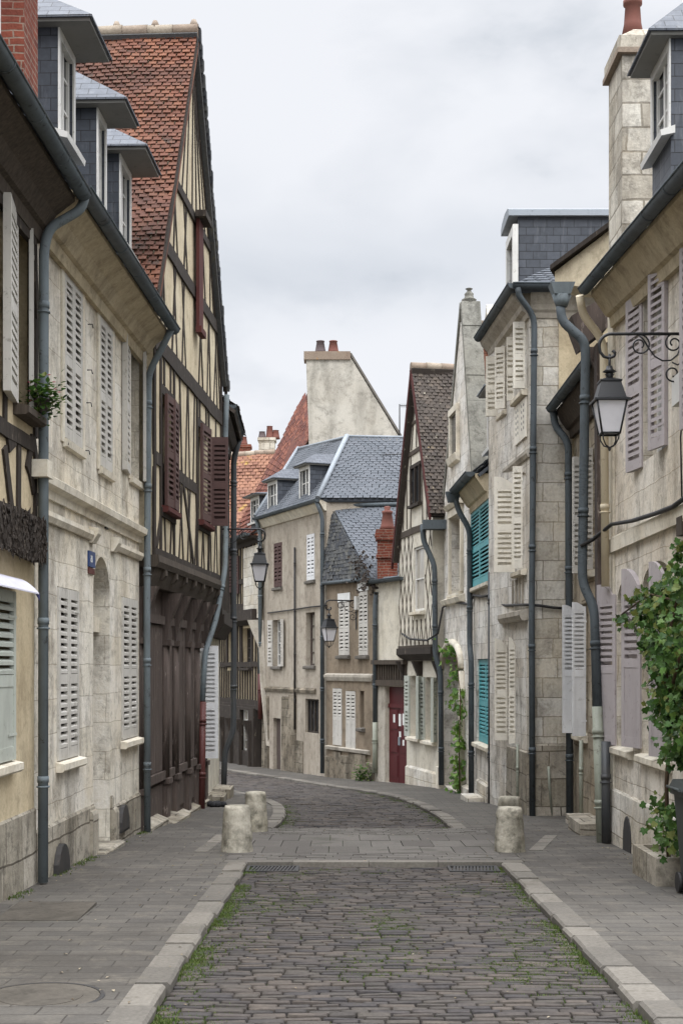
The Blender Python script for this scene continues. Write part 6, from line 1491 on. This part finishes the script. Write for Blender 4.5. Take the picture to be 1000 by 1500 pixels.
Y_ = 24.8; p = f3.p(f3.L - .12, .02, 0); place(l2, (p.x, p.y, at(360, 775, p.y).z), (1, .0)); l2.scale = (.87, .87, .87)
p = fh.p(fh.u(522), .0, 0); place(l3, (p.x, p.y, at(500, 880, p.y).z), fh.n)

# climbing vine beside the planter
def vine(name, label, stems, blobs, size, mat, base, kind=0, face=V((-1, -.6, .2))):
    e = empty(name, base, label, 'climber'); m = M()
    for pts, r in stems: m.tube(pts, [r * (1 - .6 * k / (len(pts) - 1)) for k in range(len(pts))], 7)
    m.build('stem', MT['vine_stem'], e); m = M()
    for c, sx, sy, sz, n in blobs:
        for _ in range(n):
            p = c + V((R.gauss(0, sx), R.gauss(0, sy), R.gauss(0, sz)))
            d_ = V((R.gauss(0, .6), R.gauss(0, .6), R.uniform(-1.1, .1))); up = face + V((R.gauss(0, .5), R.gauss(0, .5), R.gauss(.3, .5)))
            leaf(m, p, d_, up, size * R.uniform(.55, 1.2), kind)
    m.build('foliage', MT[mat], e); return e
vb = V((3.02, 13.15, G(13.15) + .2)); Q = lambda px, py, o=.25: (lambda Y: at(px, py, Y))(((fa.a.dot(fa.n) + o) / ((px - CX) / F * fa.n.x + fa.n.y)))
stems = [([vb, Q(975, 1150), Q(982, 1050), Q(972, 960), Q(990, 880), Q(950, 870), Q(910, 900)], .022), ([Q(985, 1000), Q(1005, 920), Q(1010, 820), Q(1000, 760)], .016), ([Q(980, 1020), Q(960, 960), Q(945, 945)], .01)]
bl = []
for px, py, s_, n in ((985, 1220, .11, 60), (975, 1195, .09, 40), (992, 1100, .07, 46), (988, 1050, .08, 60), (980, 1010, .08, 54), (964, 985, .05, 18), (988, 960, .11, 90), (970, 925, .10, 90), (990, 905, .12, 110), (958, 882, .07, 50), (975, 875, .08, 80), (942, 900, .05, 26), (924, 906, .04, 14), (905, 908, .03, 7), (942, 945, .05, 14), (995, 1000, .12, 80), (1000, 940, .12, 90), (1003, 850, .07, 30), (998, 810, .05, 26), (1015, 870, .1, 50), (957, 950, .05, 18), (935, 875, .05, 16), (968, 1040, .06, 28), (1010, 1080, .1, 60)):
    bl.append((Q(px, py, R.uniform(.1, .34)), s_, s_ * 1.1, s_ * 1.1, int(n * 2.1)))
vine('grape_vine', 'leafy green grape vine climbing over the lilac-shuttered house from a stone planter', stems, bl, .066, 'leaf_vine', vb)
m = M(); x0, x1_, y0, y1_ = 2.86, 3.235, 12.95, 14.0; zg = G(13.4)
m.box(x0, x1_, y0, y0 + .09, zg - .1, zg + .27); m.box(x0, x1_, y1_ - .09, y1_, zg - .1, zg + .27); m.box(x0, x0 + .08, y0 + .09, y1_ - .09, zg - .1, zg + .27); m.box(x1_ - .08, x1_, y0 + .09, y1_ - .09, zg - .1, zg + .27)
m.box(x0 + .08, x1_ - .08, y0 + .09, y1_ - .09, zg - .1, zg + .21)
tag(m.build('planter', MT['plinth_stone']), 'low worn stone trough at the foot of the grape vine', 'planter')
# wheeled bin
bx_ = empty('wheelie_bin', (3.06, 12.35, G(12.3)), 'dark grey wheeled bin at the edge of the view beside the vine', 'bin'); zg = G(12.3); m = M()
m.hexa([(2.99, 12.12, zg + .06), (3.19, 12.12, zg + .06), (3.19, 12.5, zg + .06), (2.99, 12.5, zg + .06), (2.94, 12.05, zg + .86), (3.2, 12.05, zg + .86), (3.2, 12.6, zg + .86), (2.94, 12.6, zg + .86)]); m.box(2.915, 3.215, 12.02, 12.63, zg + .862, zg + .91); m.build('body', MT['bin_green'], bx_)
m = M(); m.hexa([(2.9, 12.0, zg + .912), (3.22, 12.0, zg + .912), (3.22, 12.65, zg + .912), (2.9, 12.65, zg + .912), (2.93, 12.04, zg + .975), (3.2, 12.04, zg + .975), (3.2, 12.6, zg + .99), (2.93, 12.6, zg + .99)]); m.tube([(2.87, 12.1, zg + .93), (2.87, 12.55, zg + .93)], .014, 8); m.build('lid', MT['bin_green'], bx_)
for x in (2.97, 3.17): m = M(); m.tube([(x - .02, 12.52, zg + .09), (x + .02, 12.52, zg + .09)], .09, 16); m.build('wheel', MT['cable_black'], bx_)
# lighter creeper on the arched doorway of the white gable
Qe = lambda px, py, o=.15: (lambda Y: at(px, py, Y))(((fe.a.dot(fe.n) + o) / ((px - CX) / F * fe.n.x + fe.n.y)))
bl = []
for px, py, s_, n in ((655, 950, .10, 26), (662, 955, .08, 16), (640, 960, .07, 7), (668, 985, .08, 18), (660, 1000, .06, 8), (672, 1015, .07, 16), (674, 1040, .07, 14), (671, 1065, .08, 22), (673, 1090, .08, 22), (671, 1115, .09, 26), (672, 1138, .09, 30), (672, 1152, .1, 24), (664, 1030, .05, 6)):
    bl.append((Qe(px, py, .12), s_, s_, s_, n * 2))
vine('creeper', 'light green creeper trailing round the arched stone doorway of the white gable', [([Qe(673, 1158), Qe(672, 1100), Qe(674, 1020), Qe(668, 960), Qe(650, 950)], .015)], bl, .085, 'leaf_light', Qe(673, 1160, .1))

# cables strung along the fronts
def cable(pts, r, label):
    m = M(); m.tube(pts, r, 6); return tag(m.build('cable', MT['cable_black']), label, 'cable', 'cables along the house fronts')
def on(fr, px, py, o=.04): u_, z_ = fr.hit(px, py, o); return fr.p(u_, o, z_)
cable([on(fa, *p, .08) for p in ((1004, 728), (985, 742), (960, 752), (925, 763), (895, 768))] + [at(868, 790, 17.4), at(850, 800, 17.45)], .024, 'thick black cable bundle rising along the lilac-shuttered house above its string course')
cable([on(fa, *p, .03) for p in ((1000, 595), (996, 640), (998, 735))], .009, 'thin black wire running down the wall below the nearest lantern bracket')
cable([on(fs, *p) for p in ((838, 892), (810, 890), (790, 887))] + [on(fs, 776, 886, .05)] + [on(fc, *p) for p in ((765, 886), (740, 887), (722, 880))] + [on(fd, *p) for p in ((718, 872), (705, 874), (693, 872))] + [on(fe, *p) for p in ((688, 885), (660, 882), (648, 890))] + [on(ff, *p, .08) for p in ((641, 928), (625, 938), (600, 936), (588, 928))], .024, 'black cable sagging across the pale corner house, teal shutters and lattice gable')
cable([on(fi, *p) for p in ((478, 887), (455, 889), (430, 893), (392, 898))], .022, 'black cable crossing the beige rendered house between its two upper floors')
cable([at(500, 695, 41.0) , at(560, 703, 36), at(640, 706, 31.5)], .006, 'thin wire slung through the air in front of the blue slate roof')
# television aerials
for (px, pt, pb, Y_), lab in (((585, 592, 650, 44.5), 'thin television aerial above the sloping edge of the high chimney wall'), ((592, 662, 800, 37.5), 'thin aerial mast in front of the blue slate roof')):
    m = M(); a, b_ = at(px, pb, Y_), at(px, pt, Y_); m.tube([a, b_], .022, 6); t_ = at(px + 18, pt, Y_) if pt < 600 else at(px - 32, pt + 2, Y_); m.tube([b_ - V((0, 0, .05)), t_ - V((0, 0, .05))], .012, 6); n = 6
    for k in range(1, n + 1):
        c = b_.lerp(t_, k / n) - V((0, 0, .05)); m.tube([c + V((0, -.12, 0)), c + V((0, .12, 0))], .007, 5); m.tube([c + V((0, 0, -.06)), c + V((0, 0, .06))], .007, 5)
    tag(m.build('aerial', MT['cast_iron']), lab, 'aerial', 'roof aerials')
m = M()
for k in range(5): q_ = V((-2.2 + R.uniform(-.3, .3), 17 + R.uniform(-1, 8), 0))
